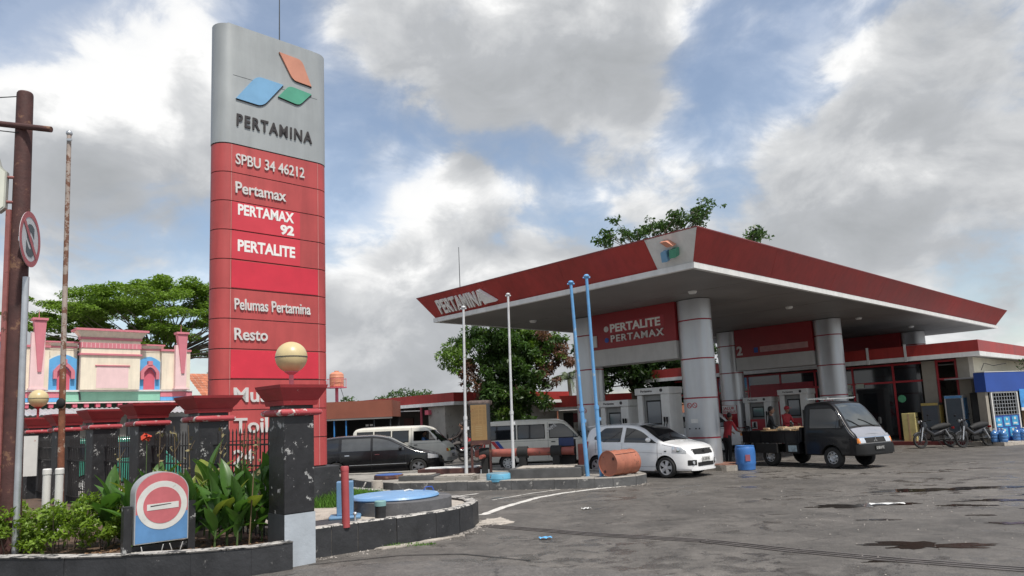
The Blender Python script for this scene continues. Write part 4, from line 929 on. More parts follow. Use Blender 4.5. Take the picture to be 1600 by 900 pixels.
    def fx(s, y, z, sgn=1):
        # outermost x of the shell at (y, z), towards front (1) or rear (-1)
        a = s.x1 if sgn > 0 else s.x0; x = a
        for k in range(160):
            if s.w(x, z) >= abs(y) and s.top(x) >= z: return x
            x -= sgn*.008
        return x
    def face(s, name, mat, par, y0, y1, lo, hi, off=.008, sgn=1, ny=14, nz=5):
        lo = lo if callable(lo) else (lambda y, v=lo: v); hi = hi if callable(hi) else (lambda y, v=hi: v)
        g = [[(s.fx(y, z, sgn)+sgn*off, y, z) for y in [y0+(y1-y0)*i/ny for i in range(ny+1)] for z in [lo(y)+(hi(y)-lo(y))*j/nz]] for j in range(nz+1)]
        return MB().grid(g).build(name, mat, par, smooth=60)
ALLOY = M('alloy_silver', (.62, .62, .63), .3, .35, var=.05)
def wheel(par, x, y, r, wd=.18, rim=.62, style=5, mat=ALLOY):
    sd = 1 if y > 0 else -1
    t = thing('wheel', None, None, (x, y, r)); t.parent = par
    w2 = wd/2
    MB().lathe([(r*rim, -w2), (r*.9, -w2), (r*.98, -w2*.7), (r, -w2*.3), (r, w2*.3), (r*.98, w2*.7), (r*.9, w2), (r*rim, w2)], 32, axis='y', cap=False).build('tyre', RUBB, t, smooth=40)
    yo = sd*w2*.85
    mb = MB(); 
    mb.lathe([(r*rim*1.01, yo-sd*.02), (r*rim*1.01, yo), (r*rim*.90, yo), (r*rim*.86, yo-sd*.03)], 32, axis='y', cap=False)
    if style == 5:
        for k in range(5):
            a = 2*math.pi*k/5+.3; c, s_ = math.cos(a), math.sin(a); L = r*rim*.93
            q = [(-.030, .02), (.030, .02), (.055, L), (-.055, L)] if 1 else 0
            vs = [(p[0]*c+p[1]*s_, yo-(sd*.0 if p[1] < .05 else sd*.004), -p[0]*s_+p[1]*c) for p in q]
            mb.add(vs+[(v[0], v[1]-sd*.03, v[2]) for v in vs], [(0,1,2,3),(7,6,5,4),(0,4,5,1),(1,5,6,2),(2,6,7,3),(3,7,4,0)])
        mb.lathe([(.05, yo-.01), (.05, yo+sd*.008), (.0, yo+sd*.012)], 14, axis='y')
    else:
        mb.lathe([(r*rim*.88, yo-sd*.03), (r*rim*.62, yo-sd*.008), (r*rim*.34, yo-sd*.03), (r*rim*.30, yo-sd*.0), (0, yo)], 24, axis='y', cap=False)
    mb.build('rim', mat, t, smooth=35)
    MB().lathe([(r*rim, yo-sd*.055), (0, yo-sd*.056)], 24, axis='y', cap=False).build('brake_disc', DARK, t)
    if style != 5:
        for k in range(8): a = k*math.pi/4; MB().cbox((r*rim*.74*math.cos(a), yo-sd*.012, r*rim*.74*math.sin(a)), (.035, .02, .035)).build('rim_hole', DARK, t)
    return t
def plate(sh, par, txt, z, w_=.40, h=.12, sgn=1, pale=False, out=.02):
    x = sh.fx(.0, z, sgn)+sgn*out
    p = MB().cbox((x, 0, z), (.012, w_, h)).build('number_plate', PLATEW if pale else PLATE, par)
    text('lettering', txt, h*.52, (x+sgn*.0065, -sgn*w_*.42, z-h*.26), (R(90), 0, R(90*sgn)), PLATE if pale else PLATEW, p, ext=.001, bold=.02, fit=w_*.84)
def head(x, y): return math.atan2(y, x)
AZ = lambda d: R(90-d)
# ---- white hatchback
def hatchback(loc, rz):
    t = thing('hatchback_car', 'white hatchback car parked beside the big silver column', 'car', loc, rz)
    s = Shell([(-1.80,.62),(-1.775,.92),(-1.70,1.16),(-1.62,1.36),(-1.45,1.445),(-1.0,1.487),(-.45,1.492),(-.05,1.46),(.25,1.375),(.62,1.17),(.95,1.0),(1.08,.965),(1.35,.915),(1.55,.84),(1.68,.74),(1.76,.62),(1.81,.48)],
        [(-1.80,.60),(-1.74,.735),(-1.55,.81),(-1.1,.84),(0,.842),(1.0,.84),(1.3,.82),(1.5,.775),(1.64,.70),(1.74,.60),(1.79,.48),(1.81,.40)],
        [(.15,.95),(.30,.985),(.50,1.0),(.72,.995),(.90,.965),(1.0,.935),(1.2,.84),(1.42,.715),(1.5,.66)], .19, .085, .045)
    s.body('body', CWHITE, t, (1.07, -1.275), .315)
    for sd in (1, -1):
        hi = lambda x: s.top(x)-.115
        s.side('front_window', GLASSD, t, -.27, .76, lambda x: .955-.02*x, hi, sd)
        s.side('rear_window', GLASSD, t, -1.38, -.40, lambda x: .975+max(0, (-1.0-x))*.22, lambda x: min(hi(x), 1.36+(x+1.05)*.75 if x < -1.05 else 9), sd)
        s.side('quarter_trim', DARK, t, .70, .86, lambda x: .935, lambda x: max(.94, s.top(x)-.12), sd, .005)
        s.side('head_lamp', LAMPG, t, 1.30, 1.655, lambda x: .655+.12*(1.655-x), lambda x: .80+.16*(1.62-x) if x < 1.55 else .80-.8*(x-1.55), sd, .008)
        hl = s.side('head_lamp_core', CHROME, t, 1.42, 1.56, lambda x: .70, lambda x: .775, sd, .012)
        s.side('tail_lamp', TAILR, t, -1.765, -1.60, .80, 1.0, sd, .008)
        s.side('door_seam', M('seam_line', (.10, .10, .10), .6), t, .835, .845, .30, .93, sd, .003, 1, 10)
        s.side('door_seam', MATS['seam_line'], t, -.345, -.338, .30, .96, sd, .003, 1, 10)
        s.side('crease', M('crease_shadow', (.45, .45, .46), .4), t, -1.35, 1.0, lambda x: .70-.075*x*.6, lambda x: .712-.075*x*.6, sd, .003, 20, 1)
        s.side('bonnet_seam', MATS['seam_line'], t, 1.0, 1.50, lambda x: s.top(x)-.092, lambda x: s.top(x)-.085, sd, .003, 12, 1); s.side('door_seam', MATS['seam_line'], t, -1.30, -1.29, .66, .98, sd, .003, 1, 8); s.side('sill_seam', MATS['seam_line'], t, -.88, .83, .296, .303, sd, .003, 10, 1)
        s.side('door_handle', CWHITE, t, -.26, -.10, .80, .83, sd, .02, 4, 1); s.side('door_handle', CWHITE, t, -1.22, -1.06, .84, .87, sd, .02, 4, 1)
        s.side('side_repeater', DARK, t, 1.06, 1.13, .70, .73, sd, .006, 3, 1)
        s.side('sill_skirt', CWHITE, t, -.90, .72, .19, .26, sd, .022, 12, 2)
        m = MB(); yb = sd*(s.w(.62, .98)+.09); m.sphere((.60, yb, 1.03), (.06, .105, .065), 14, 10); m.build('wing_mirror', CWHITE, t, smooth=60)
        MB().tube((.62, sd*(s.w(.62, .97)-.02), .98), (.61, yb, 1.0), .02, n=6).build('mirror_arm', DARK, t)
        s.face('fog_bezel', DARK, t, sd*.44, sd*.68, .335, .47, .012); 
        x = s.fx(sd*.55, .40); MB().lathe([(.045, 0), (.045, .02), (0, .025)], 14, (x+.01, sd*.55, .40), 'x').build('fog_lamp', LAMPG, t)
    s.roof('windscreen', GLASSD, t, .97, .08, .98, f1=.96); s.roof('rear_glass', GLASSD, t, -1.70, -1.56, .9)
    for k in range(2): MB().path([(.98, .45-.6*k, s.topz(.98, .45)+.012), (.86, .1-.55*k, s.topz(.86, .1)+.02), (.80, -.12-.3*k, s.topz(.8, .1)+.02)], .008, 6).build('wiper', DARK, t)
    s.face('grille', DARK, t, -.46, .46, lambda y: .60+.05*abs(y), lambda y: .735-.03*abs(y), .01)
    s.face('grille_bar', DARK, t, -.50, .50, lambda y: .735, lambda y: .752, .014, nz=1)
    s.face('lower_intake', DARK, t, -.40, .40, .30, .40, .010); s.face('front_lip', CWHITE, t, -.62, .62, .19, .235, .035, nz=2)
    x = s.fx(0, .67)+.02; MB().cbox((x, .04, .675), (.012, .012, .085)).cbox((x, -.04, .675), (.012, .012, .085)).cbox((x, 0, .675), (.012, .07, .014)).cbox((x, 0, .725), (.012, .12, .010)).build('badge', CHROME, t)
    plate(s, t, 'G 270 PA', .475, .40, .13, pale=True); plate(s, t, 'G 270 PA', .62, .40, .12, -1, pale=True)
    MB().cbox((-1.70, 0, 1.425), (.26, .98, .035), .012, Matrix.Rotation(R(-6), 3, 'Y')).build('spoiler', CWHITE, t, smooth=40)
    MB().tube((-.9, 0, 1.48), (-.98, 0, 1.60), .006, n=6).build('aerial', DARK, t)
    for x in (1.07, -1.275):
        for y in (.74, -.74): wheel(t, x, y, .285, .19, .70)
    bx('underbody', DARK, t, -1.6, 1.6, -.6, .6, .17, .3)
    return t
hV = Vector((-V.x, -V.y, 0))   # vehicles under the canopy point along -V
HZ = math.atan2(hV.y, hV.x)
fwp = Vector((3.98, 19.72, 0)); right = Vector((hV.y, -hV.x, 0))
c_ = fwp - hV*1.07 - right*.74
hatchback((c_.x, c_.y, 0), HZ+R(2))

# ---- black estate
def estate(loc, rz):
    t = thing('estate_car', 'black estate car parked in front of the cream minibus', 'car', loc, rz)
    s = Shell([(-2.22,.55),(-2.2,.9),(-2.1,1.15),(-1.95,1.36),(-1.7,1.45),(-1.0,1.50),(-.2,1.50),(.3,1.43),(.8,1.2),(1.25,.97),(1.4,.92),(1.8,.83),(2.05,.74),(2.2,.60),(2.26,.45)],
        [(-2.22,.62),(-2.14,.76),(-1.9,.84),(-1,.855),(1.2,.855),(1.6,.83),(1.9,.76),(2.1,.65),(2.22,.5),(2.26,.4)],
        [(.15,.95),(.3,.985),(.5,1.0),(.75,.99),(.92,.96),(1.2,.84),(1.5,.68)], .20, .08, .045)
    s.body('body', CBLACK, t, (1.38, -1.34), .325)
    for sd in (1, -1):
        hi = lambda x: s.top(x)-.115
        s.side('front_window', M('window_sheen', (.06, .065, .07), .08, spec=.8), t, -.12, .92, lambda x: .94, hi, sd)
        s.side('rear_window', MATS['window_sheen'], t, -1.16, -.20, lambda x: .955, hi, sd)
        s.side('quarter_window', GLASSD, t, -1.92, -1.26, lambda x: .98+max(0, -1.5-x)*.3, lambda x: min(hi(x), 1.34+(x+1.75)*1.0 if x < -1.75 else 9), sd)
        s.side('side_moulding', STEEL, t, -.9, 1.0, .46, .475, sd, .012, 10, 1)
        s.side('head_lamp', LAMPG, t, 1.72, 2.08, lambda x: .60, lambda x: .72+.2*(2.0-x) if x < 2.0 else .72, sd, .008)
        s.side('tail_lamp', AMBER, t, -2.17, -2.0, .78, 1.0, sd, .008)
        s.side('door_handle', CHROME, t, -.05, .1, .80, .825, sd, .018, 3, 1); s.side('door_handle', CHROME, t, -1.05, -.9, .80, .825, sd, .018, 3, 1)
        for xx in (-1.2, -.16, .98): s.side('door_seam', DARK, t, xx, xx+.01, .3, .92, sd, .003, 1, 8)
        MB().sphere((.80, sd*(s.w(.8, 1.0)+.08), 1.0), (.06, .10, .07), 12, 8).build('wing_mirror', CBLACK, t, smooth=60)
        MB().tube((.82, sd*(s.w(.8, .95)-.02), .95), (.80, sd*(s.w(.8, 1.)+.05), .97), .02, n=6).build('mirror_arm', DARK, t)
    s.roof('windscreen', GLASSD, t, 1.25, .38, .97); s.roof('rear_glass', GLASSD, t, -2.08, -1.92, .9)
    s.face('grille', DARK, t, -.45, .45, .56, .66, .01); s.face('bumper_intake', DARK, t, -.5, .5, .28, .40, .01); plate(s, t, 'G 1285', .48); plate(s, t, 'G 1285', .6, sgn=-1)
    for x in (1.38, -1.34):
        for y in (.75, -.75): wheel(t, x, y, .30, .19, .66, mat=M('alloy_grey', (.3, .3, .31), .3, .8))
    bx('underbody', DARK, t, -2, 2, -.6, .6, .17, .3)
    return t
estate((-4.85, 25.35, 0), AZ(84)).scale = (1, 1, .95)

# ---- vans
def van(name, label, loc, rz, paint, L=3.75, Hh=1.78, stripes=False, windows=3, scrawl=False, wheelmat=WHT, opened=False):
    t = thing(name, label, 'van', loc, rz)
    a = L/2
    s = Shell([(-a,Hh-.75),(-a+.03,Hh-.30),(-a+.10,Hh-.08),(-a+.35,Hh-.015),(-.5,Hh),(a-1.25,Hh-.01),(a-.95,Hh-.07),(a-.72,Hh-.25),(a-.30,1.02),(a-.18,.93),(a-.05,.72),(a,.45)],
        [(-a,.62),(-a+.06,.70),(-a+.25,.735),(0,.745),(a-.6,.74),(a-.25,.715),(a-.08,.66),(a,.58)],
        [(.15,.96),(.3,.985),(.6,1.0),(.9,.985),(1.15,.95),(1.6,.865),(1.8,.82)], .28, .10, .04)
    z1 = Hh-.20
    s.body('body', paint, t, (a-.85, -a+.85), .30, opening=[(a-1.40, 1.09), (a-.52, 1.09), (a-.74, z1-.10), (a-.82, z1-.02), (a-1.40, z1-.02)] if opened else None)
    for sd in (1, -1):
        hi = lambda x: min(z1, s.top(x)-.15)
        segs = [(a-1.42, a-.47)]
        n = windows; x0, x1 = -a+.20, a-1.56; wdt = (x1-x0)/n
        for k in range(n): segs.append((x0+k*wdt+.05, x0+(k+1)*wdt-.05))
        for k, (p, q) in enumerate(segs):
            if opened and k == 0: continue
            rnd_ = lambda x, p=p, q=q: min(hi(x), z1-.06*max(0, 1-(x-p)/.06)**2-(.06*max(0, 1-(q-x)/.06)**2 if k else 0))
            s.side('side_window', GLASSD, t, p, q, lambda x: 1.08, rnd_, sd, .008)
            s.side('window_rubber', DARK, t, p-.025, q+.025, lambda x: 1.05, lambda x: hi(x)+.022, sd, .004)
        s.side('waist_crease', DARK, t, -a+.1, a-.25, .985, .992, sd, .003, 14, 1)
        s.side('door_seam', DARK, t, a-1.49, a-1.482, .4, 1.6, sd, .003, 1, 8)
        s.side('door_handle', DARK, t, a-1.38, a-1.24, .92, .95, sd, .018, 3, 1)
        s.face('head_lamp', LAMPG, t, sd*.38, sd*.62, .66, .80, .012); s.face('indicator', AMBER, t, sd*.63, sd*.68, .66, .78, .012)
        s.side('tail_lamp', TAILR, t, -a+.02, -a+.10, .7, 1.0, sd, .008)
        MB().cbox((a-.42, sd*(s.w(a-.5, 1.1)+.12), 1.18), (.05, .12, .18), .02).build('wing_mirror', DARK, t)
        MB().tube((a-.45, sd*(s.w(a-.5, 1.1)-.02), 1.1), (a-.42, sd*(s.w(a-.5, 1.1)+.1), 1.15), .012, n=6).build('mirror_arm', DARK, t)
        if stripes:
            for k, (m_, o_) in enumerate(((M('stripe_red', (.45, .03, .04), .4), 0), (BLUE, .14))):
                g = []
                for j in range(7):
                    z = .58+.44*j/6; x = -a+.62-.34*j/6+o_; g.append([(x+d, sd*(s.w(x+d, z)+.007), z) for d in (0, .065, .13)])
                MB().grid(g).build('side_stripe', m_, t, smooth=60)
    if scrawl: text('lettering', 'Qweck', .16, (.34, -(s.w(0, 1.3)+.022), 1.26), (R(82), R(-28), 0), WHTL, t, ext=.001, fit=.42)
    s.roof('windscreen', GLASSD, t, a-.34, a-.76, .97)
    s.roof('windscreen_rubber', DARK, t, a-.32, a-.78, 1.0, off=.003)
    s.face('grille', DARK, t, -.36, .36, .68, .78, .01); plate(s, t, 'G 1942', .50); s.face('bumper', M('bumper_grey', (.35, .34, .31), .5), t, -.68, .68, .32, .44, .05); s.face('rear_glass', GLASSD, t, -.5, .5, 1.15, Hh-.28, .008, -1)
    for k in range(2): MB().path([(a-.30, .3-.5*k, s.topz(a-.30, .2)+.015), (a-.48, .0-.45*k, s.topz(a-.48, .1)+.02)], .008, 6).build('wiper', DARK, t)
    bx('roof_gutter', paint, t, -a+.3, a-1.0, -.64, -.625, Hh-.135, Hh-.115); bx('roof_gutter', paint, t, -a+.3, a-1.0, .625, .64, Hh-.135, Hh-.115)
    for x in (a-.85, -a+.85):
        for y in (.64, -.64): wheel(t, x, y, .275, .15, .62, 8, wheelmat)
    bx('underbody', DARK, t, -a+.2, a-.2, -.55, .55, .22, .4); bx('seats', DARK, t, -a+.4, a-1.6, -.5, .5, .4, 1.0)
    return t, s
van('minibus_van', 'cream minibus with open driver window behind the black estate car', (-4.42, 28.6, 0), AZ(98), CCREAM, 3.9, 1.68, opened=True)
van('minibus_van', 'cream minibus with red and blue stripes behind the red pipes', (.72, 25.6, 0), AZ(94), CCREAM, 3.75, 1.72, True, 2, True)
van('minibus_van', 'green minibus seen through the iron fence on the left', (-13.4, 24.5, 0), AZ(60), CGREEN, 3.7, 1.75)
van('minibus_van', 'white van partly hidden behind the fuel pump under the canopy', (7.9, 31.5, 0), AZ(110), M('van_white', (.7, .7, .7), .3, coat=.5), 3.7, 1.72)

# ---- black pickup
def pickup(loc, rz):
    t = thing('pickup_truck', 'black flatbed pickup truck with silver nose beside the canopy', 'truck', loc, rz)
    a = 1.95
    s = Shell([(.28,1.60),(.31,1.78),(.42,1.86),(.8,1.885),(1.12,1.86),(1.30,1.76),(1.45,1.58),(1.80,1.06),(1.90,.95),(1.99,.78),(2.05,.60),(2.07,.45)],
        [(.28,.76),(.34,.79),(1.2,.80),(1.7,.785),(1.92,.75),(2.02,.70),(2.07,.64)], [(.15,.97),(.4,1.0),(.9,.99),(1.15,.96),(1.6,.865),(1.9,.80)], .36, .09, .04)
    s.body('cab', CPICK, t, (1.18,), .34)
    NOSE = M('silver_nose', (.40, .40, .42), .3, .5, var=.06)
    for sd in (1, -1):
        s.side('side_window', GLASSD, t, .52, 1.52, lambda x: 1.12, lambda x: min(1.66, s.top(x)-.15), sd, .008); s.side('window_rubber', DARK, t, .49, 1.58, lambda x: 1.09, lambda x: min(1.70, s.top(x)-.13), sd, .004)
        s.side('door_seam', DARK, t, .46, .468, .5, 1.65, sd, .003, 1, 8); s.side('door_handle', DARK, t, .55, .70, .96, .99, sd, .02, 3, 1)
        s.side('a_pillar_trim', NOSE, t, 1.36, 1.90, lambda x: s.top(x)-.115, lambda x: s.top(x)-.09, sd, .008, 12, 1)
        s.face('head_lamp', LAMPG, t, sd*.44, sd*.66, .70, .84, .014); s.face('indicator', AMBER, t, sd*.665, sd*.735, .70, .83, .014)
        MB().cbox((1.62, sd*(s.w(1.5, 1.2)+.13), 1.26), (.05, .13, .20), .02).build('wing_mirror', DARK, t); MB().tube((1.58, sd*(s.w(1.5, 1.2)-.02), 1.16), (1.62, sd*(s.w(1.5, 1.2)+.1), 1.22), .012, n=6).build('mirror_arm', DARK, t)
    s.roof('windscreen', M('screen_sheen', (.05, .06, .065), .06, spec=.9), t, 1.72, 1.26, .97); s.roof('windscreen_rubber', DARK, t, 1.75, 1.235, 1.0, off=.003)
    s.roof('bonnet', NOSE, t, 1.915, 1.76, 1.02, off=.006)
    s.face('nose_panel', NOSE, t, -.70, .70, .84, .925, .008); s.face('grille', DARK, t, -.42, .42, .70, .835, .010)
    s.face('grille_bar', CHROME, t, -.72, .72, .835, .855, .018, nz=1); s.face('grille_bar', CHROME, t, -.72, .72, .675, .698, .018, nz=1)
    x = s.fx(0, .77)+.02
    mk = MB()
    for ang in (0, 120, 240):
        c, sn = math.cos(R(ang)), math.sin(R(ang)); q = [(0, 0), (.028, .045), (0, .09), (-.028, .045)]; q = [(p[0]*c-p[1]*sn, p[0]*sn+p[1]*c) for p in q]; mk.prism([(p[0], .77+p[1]) for p in q], x, x+.008, 'x')
    mk.build('badge', CHROME, t)
    s.face('bumper', M('bumper_black', (.012, .012, .012), .6, spec=.3), t, -.76, .76, .40, .66, .06, nz=3); plate(s, t, 'G 8510 TC', .56, .40, .13, out=.078)
    for k in range(2): MB().path([(1.76, .42-.62*k, s.topz(1.76, .3)+.015), (1.66, .1-.55*k, s.topz(1.66, .1)+.022), (1.62, -.10-.5*k, s.topz(1.62, .2)+.022)], .011, 6).build('wiper', DARK, t)
    bx('roof_rack', CHROME, t, .38, .44, -.6, .6, 1.93, 1.955); bx('roof_rack', CHROME, t, 1.0, 1.06, -.6, .6, 1.93, 1.955)
    for sd in (1, -1): bx('rack_rail', CHROME, t, .34, 1.10, sd*.6-.015, sd*.6+.015, 1.956, 1.98)
    # bed
    bx('bed_floor', CPICK, t, -a, .22, -.80, .80, .74, .80); bx('headboard', CPICK, t, .18, .23, -.80, .80, .801, 1.15)
    for sd in (1, -1):
        b = bx('side_board', CPICK, t, -a, .175, sd*.80-.02, sd*.80+.02, .70, 1.06)
        for k in range(5): bx('side_rib', CPICK, b, -a+.2+k*.45, -a+.26+k*.45, sd*.80-.03, sd*.80+.03, .705, 1.05)
        bx('mud_guard', DARK, t, -1.40, -.60, sd*.80-.1, sd*.80-.021, .40, .69)
        bx('side_sticker', M('bed_sticker', (.30, .38, .42), .5, var=.4, scale=12), t, -.28, .08, sd*.824-.002, sd*.824+.002, .42, .66) if 0 else None
    bx('tool_box', CPICK, t, -.35, .12, .52, .80, .40, .69); bx('tool_box', CPICK, t, -.35, .12, -.80, -.52, .40, .69)
    bx('box_sticker', M('bed_sticker', (.30, .38, .42), .5, var=.5, scale=12), t, -.26, .04, -.806, -.801, .45, .63)
    bx('tailboard', CPICK, t, -a-.04, -a-.001, -.80, .80, .70, 1.06)
    for y in (.35, -.35): bx('chassis_rail', DARK, t, -a+.05, 1.6, y-.05, y+.05, .40, .60)
    for x in (1.18, -.98):
        for y in (.68, -.68): wheel(t, x, y, .30, .17, .58, 8, STEEL)
    bx('rear_lamp', TAILR, t, -a-.06, -a-.041, .55, .75, .5, .6); bx('rear_lamp', TAILR, t, -a-.06, -a-.041, -.75, -.55, .5, .6)
    return t
fwp = Vector((8.85, 20.42, 0)); hz = AZ(150); hd = Vector((math.cos(hz), math.sin(hz), 0)); rt_ = Vector((hd.y, -hd.x, 0))
c_ = fwp-hd*1.18-rt_*.68
pickup((c_.x, c_.y, 0), hz)
# timber load on the bed
ld = thing('timber_load', 'pale timber boards and offcuts lying on the pickup bed', 'load', (c_.x, c_.y, .80), hz)
rnd = random.Random(3)
for k in range(9):
    y = -.62+k*.15; bx('board', WOOD, ld, -1.88+rnd.uniform(0, .2), -.1+rnd.uniform(-.1, .2), y, y+.13, .0, .20+rnd.uniform(0, .08))
for k in range(26): MB().cbox((rnd.uniform(-1.7, .0), rnd.uniform(-.6, .6), .27+rnd.uniform(0, .05)), (rnd.uniform(.15, .45), rnd.uniform(.06, .14), rnd.uniform(.03, .07)), .01, Matrix.Rotation(rnd.uniform(-.6, .6), 3, 'Z')).build('offcut', M('offcut', (.60, .47, .32), .85, var=.25), ld)
# ---- motorcycles
def motorbike(label, loc, rz, col, lean=6):
    t = thing('motorcycle', label, 'motorcycle', loc, rz, 'parked motorcycles'); t.rotation_euler = (R(lean), 0, rz)
    for x in (.62, -.60):
        w = thing('wheel', None, None, (x, 0, .285)); w.parent = t
        MB().lathe([(.22, -.035), (.27, -.04), (.285, 0), (.27, .04), (.22, .035)], 28, axis='y', cap=False).build('tyre', RUBB, w, smooth=40)
        r_ = MB().lathe([(.22, -.02), (.205, -.02), (.205, .02), (.22, .02)], 28, axis='y', cap=False); 
        for k in range(10): a = k*math.pi/5; r_.tube((.03*math.cos(a), 0, .03*math.sin(a)), (.21*math.cos(a), 0, .21*math.sin(a)), .006, n=4)
        r_.lathe([(.035, -.04), (.035, .04)], 10, axis='y'); r_.build('rim', M('bike_rim', (.09, .09, .09), .4, .6), w)
        MB().path([(.305*math.cos(R(a)), 0, .305*math.sin(R(a))) for a in range(40 if x > 0 else 60, 160, 15)], .035, 6).build('mudguard', col, t).location = (x, 0, .285)
    for sd in (1, -1):
        MB().tube((.62, sd*.07, .285), (.42, sd*.06, .86), .022, n=8).build('fork', STEEL, t); MB().tube((-.60, sd*.10, .285), (-.42, sd*.10, .66), .025, n=8).build('shock', STEEL, t)
        MB().tube((-.60, sd*.09, .285), (-.05, sd*.07, .33), .02, n=6).build('swing_arm', DARK, t)
        MB().path([(.40, 0, .98), (.38, sd*.18, 1.0), (.28, sd*.34, 1.02)], [.016, .016, .02], 8).build('handlebar', DARK, t)
        MB().tube((.36, sd*.25, 1.0), (.36, sd*.30, 1.18), .006, n=5).build('mirror_stem', DARK, t); MB().sphere((.36, sd*.31, 1.20), (.015, .055, .035), 10, 6).build('mirror', DARK, t, smooth=60)
    MB().path([(.40, 0, .95), (.28, 0, .68), (.05, 0, .48), (-.25, 0, .55), (-.60, 0, .70)], [.05, .07, .09, .10, .05], 10).build('body_shell', col, t, smooth=50)
    MB().path([(.44, 0, .62), (.36, 0, .82), (.38, 0, 1.0)], [.07, .13, .08], 10).build('leg_shield', col, t, smooth=50)
    MB().sphere((.47, 0, .98), (.09, .10, .085), 14, 10).build('headlamp_housing', col, t, smooth=60); MB().lathe([(.06, 0), (.0, .02)], 14, (.545, 0, .98), 'x').build('headlamp', LAMPG, t)
    MB().path([(.10, 0, .70), (-.15, 0, .76), (-.45, 0, .80), (-.70, 0, .82)], [.06, .11, .12, .08], 12).build('seat', RUBB, t, smooth=50)
    MB().cbox((.0, 0, .34), (.34, .18, .20), .04).build('engine', DARK, t); MB().tube((-.1, -.12, .28), (-.75, -.14, .36), .04, .05, 10).build('exhaust', STEEL, t)
    MB().cbox((-.82, 0, .72), (.04, .14, .08), .015).build('tail_lamp', TAILR, t); MB().tube((-.02, .10, .26), (-.10, .24, .02), .012, n=6).build('side_stand', DARK, t)
    return t
mblk = M('bike_black', (.02, .02, .022), .25, coat=.6); mred = M('bike_red', (.38, .03, .03), .3, coat=.6)
motorbike('black motorcycle parked nose out before the short fridge', site(15.3, -.2), AZ(262), mblk)
motorbike('black motorcycle parked at the shop corner before the tall fridge', site(15.9, -1.35), AZ(254), mblk)
mb1 = (-2.35, 31.0); motorbike('dark motorcycle with a leaning rider by the grey wall', (*mb1, 0), AZ(-100), mblk)
mb2 = (-1.75, 31.8); motorbike('red motorcycle beside the person in a yellow vest', (*mb2, 0), AZ(-80), mred)
pb = site(13.2, 6.3); motorbike('motorcycle at the far pump behind the red shirted person', site(12.6, 5.6), SITE+R(80), mblk)

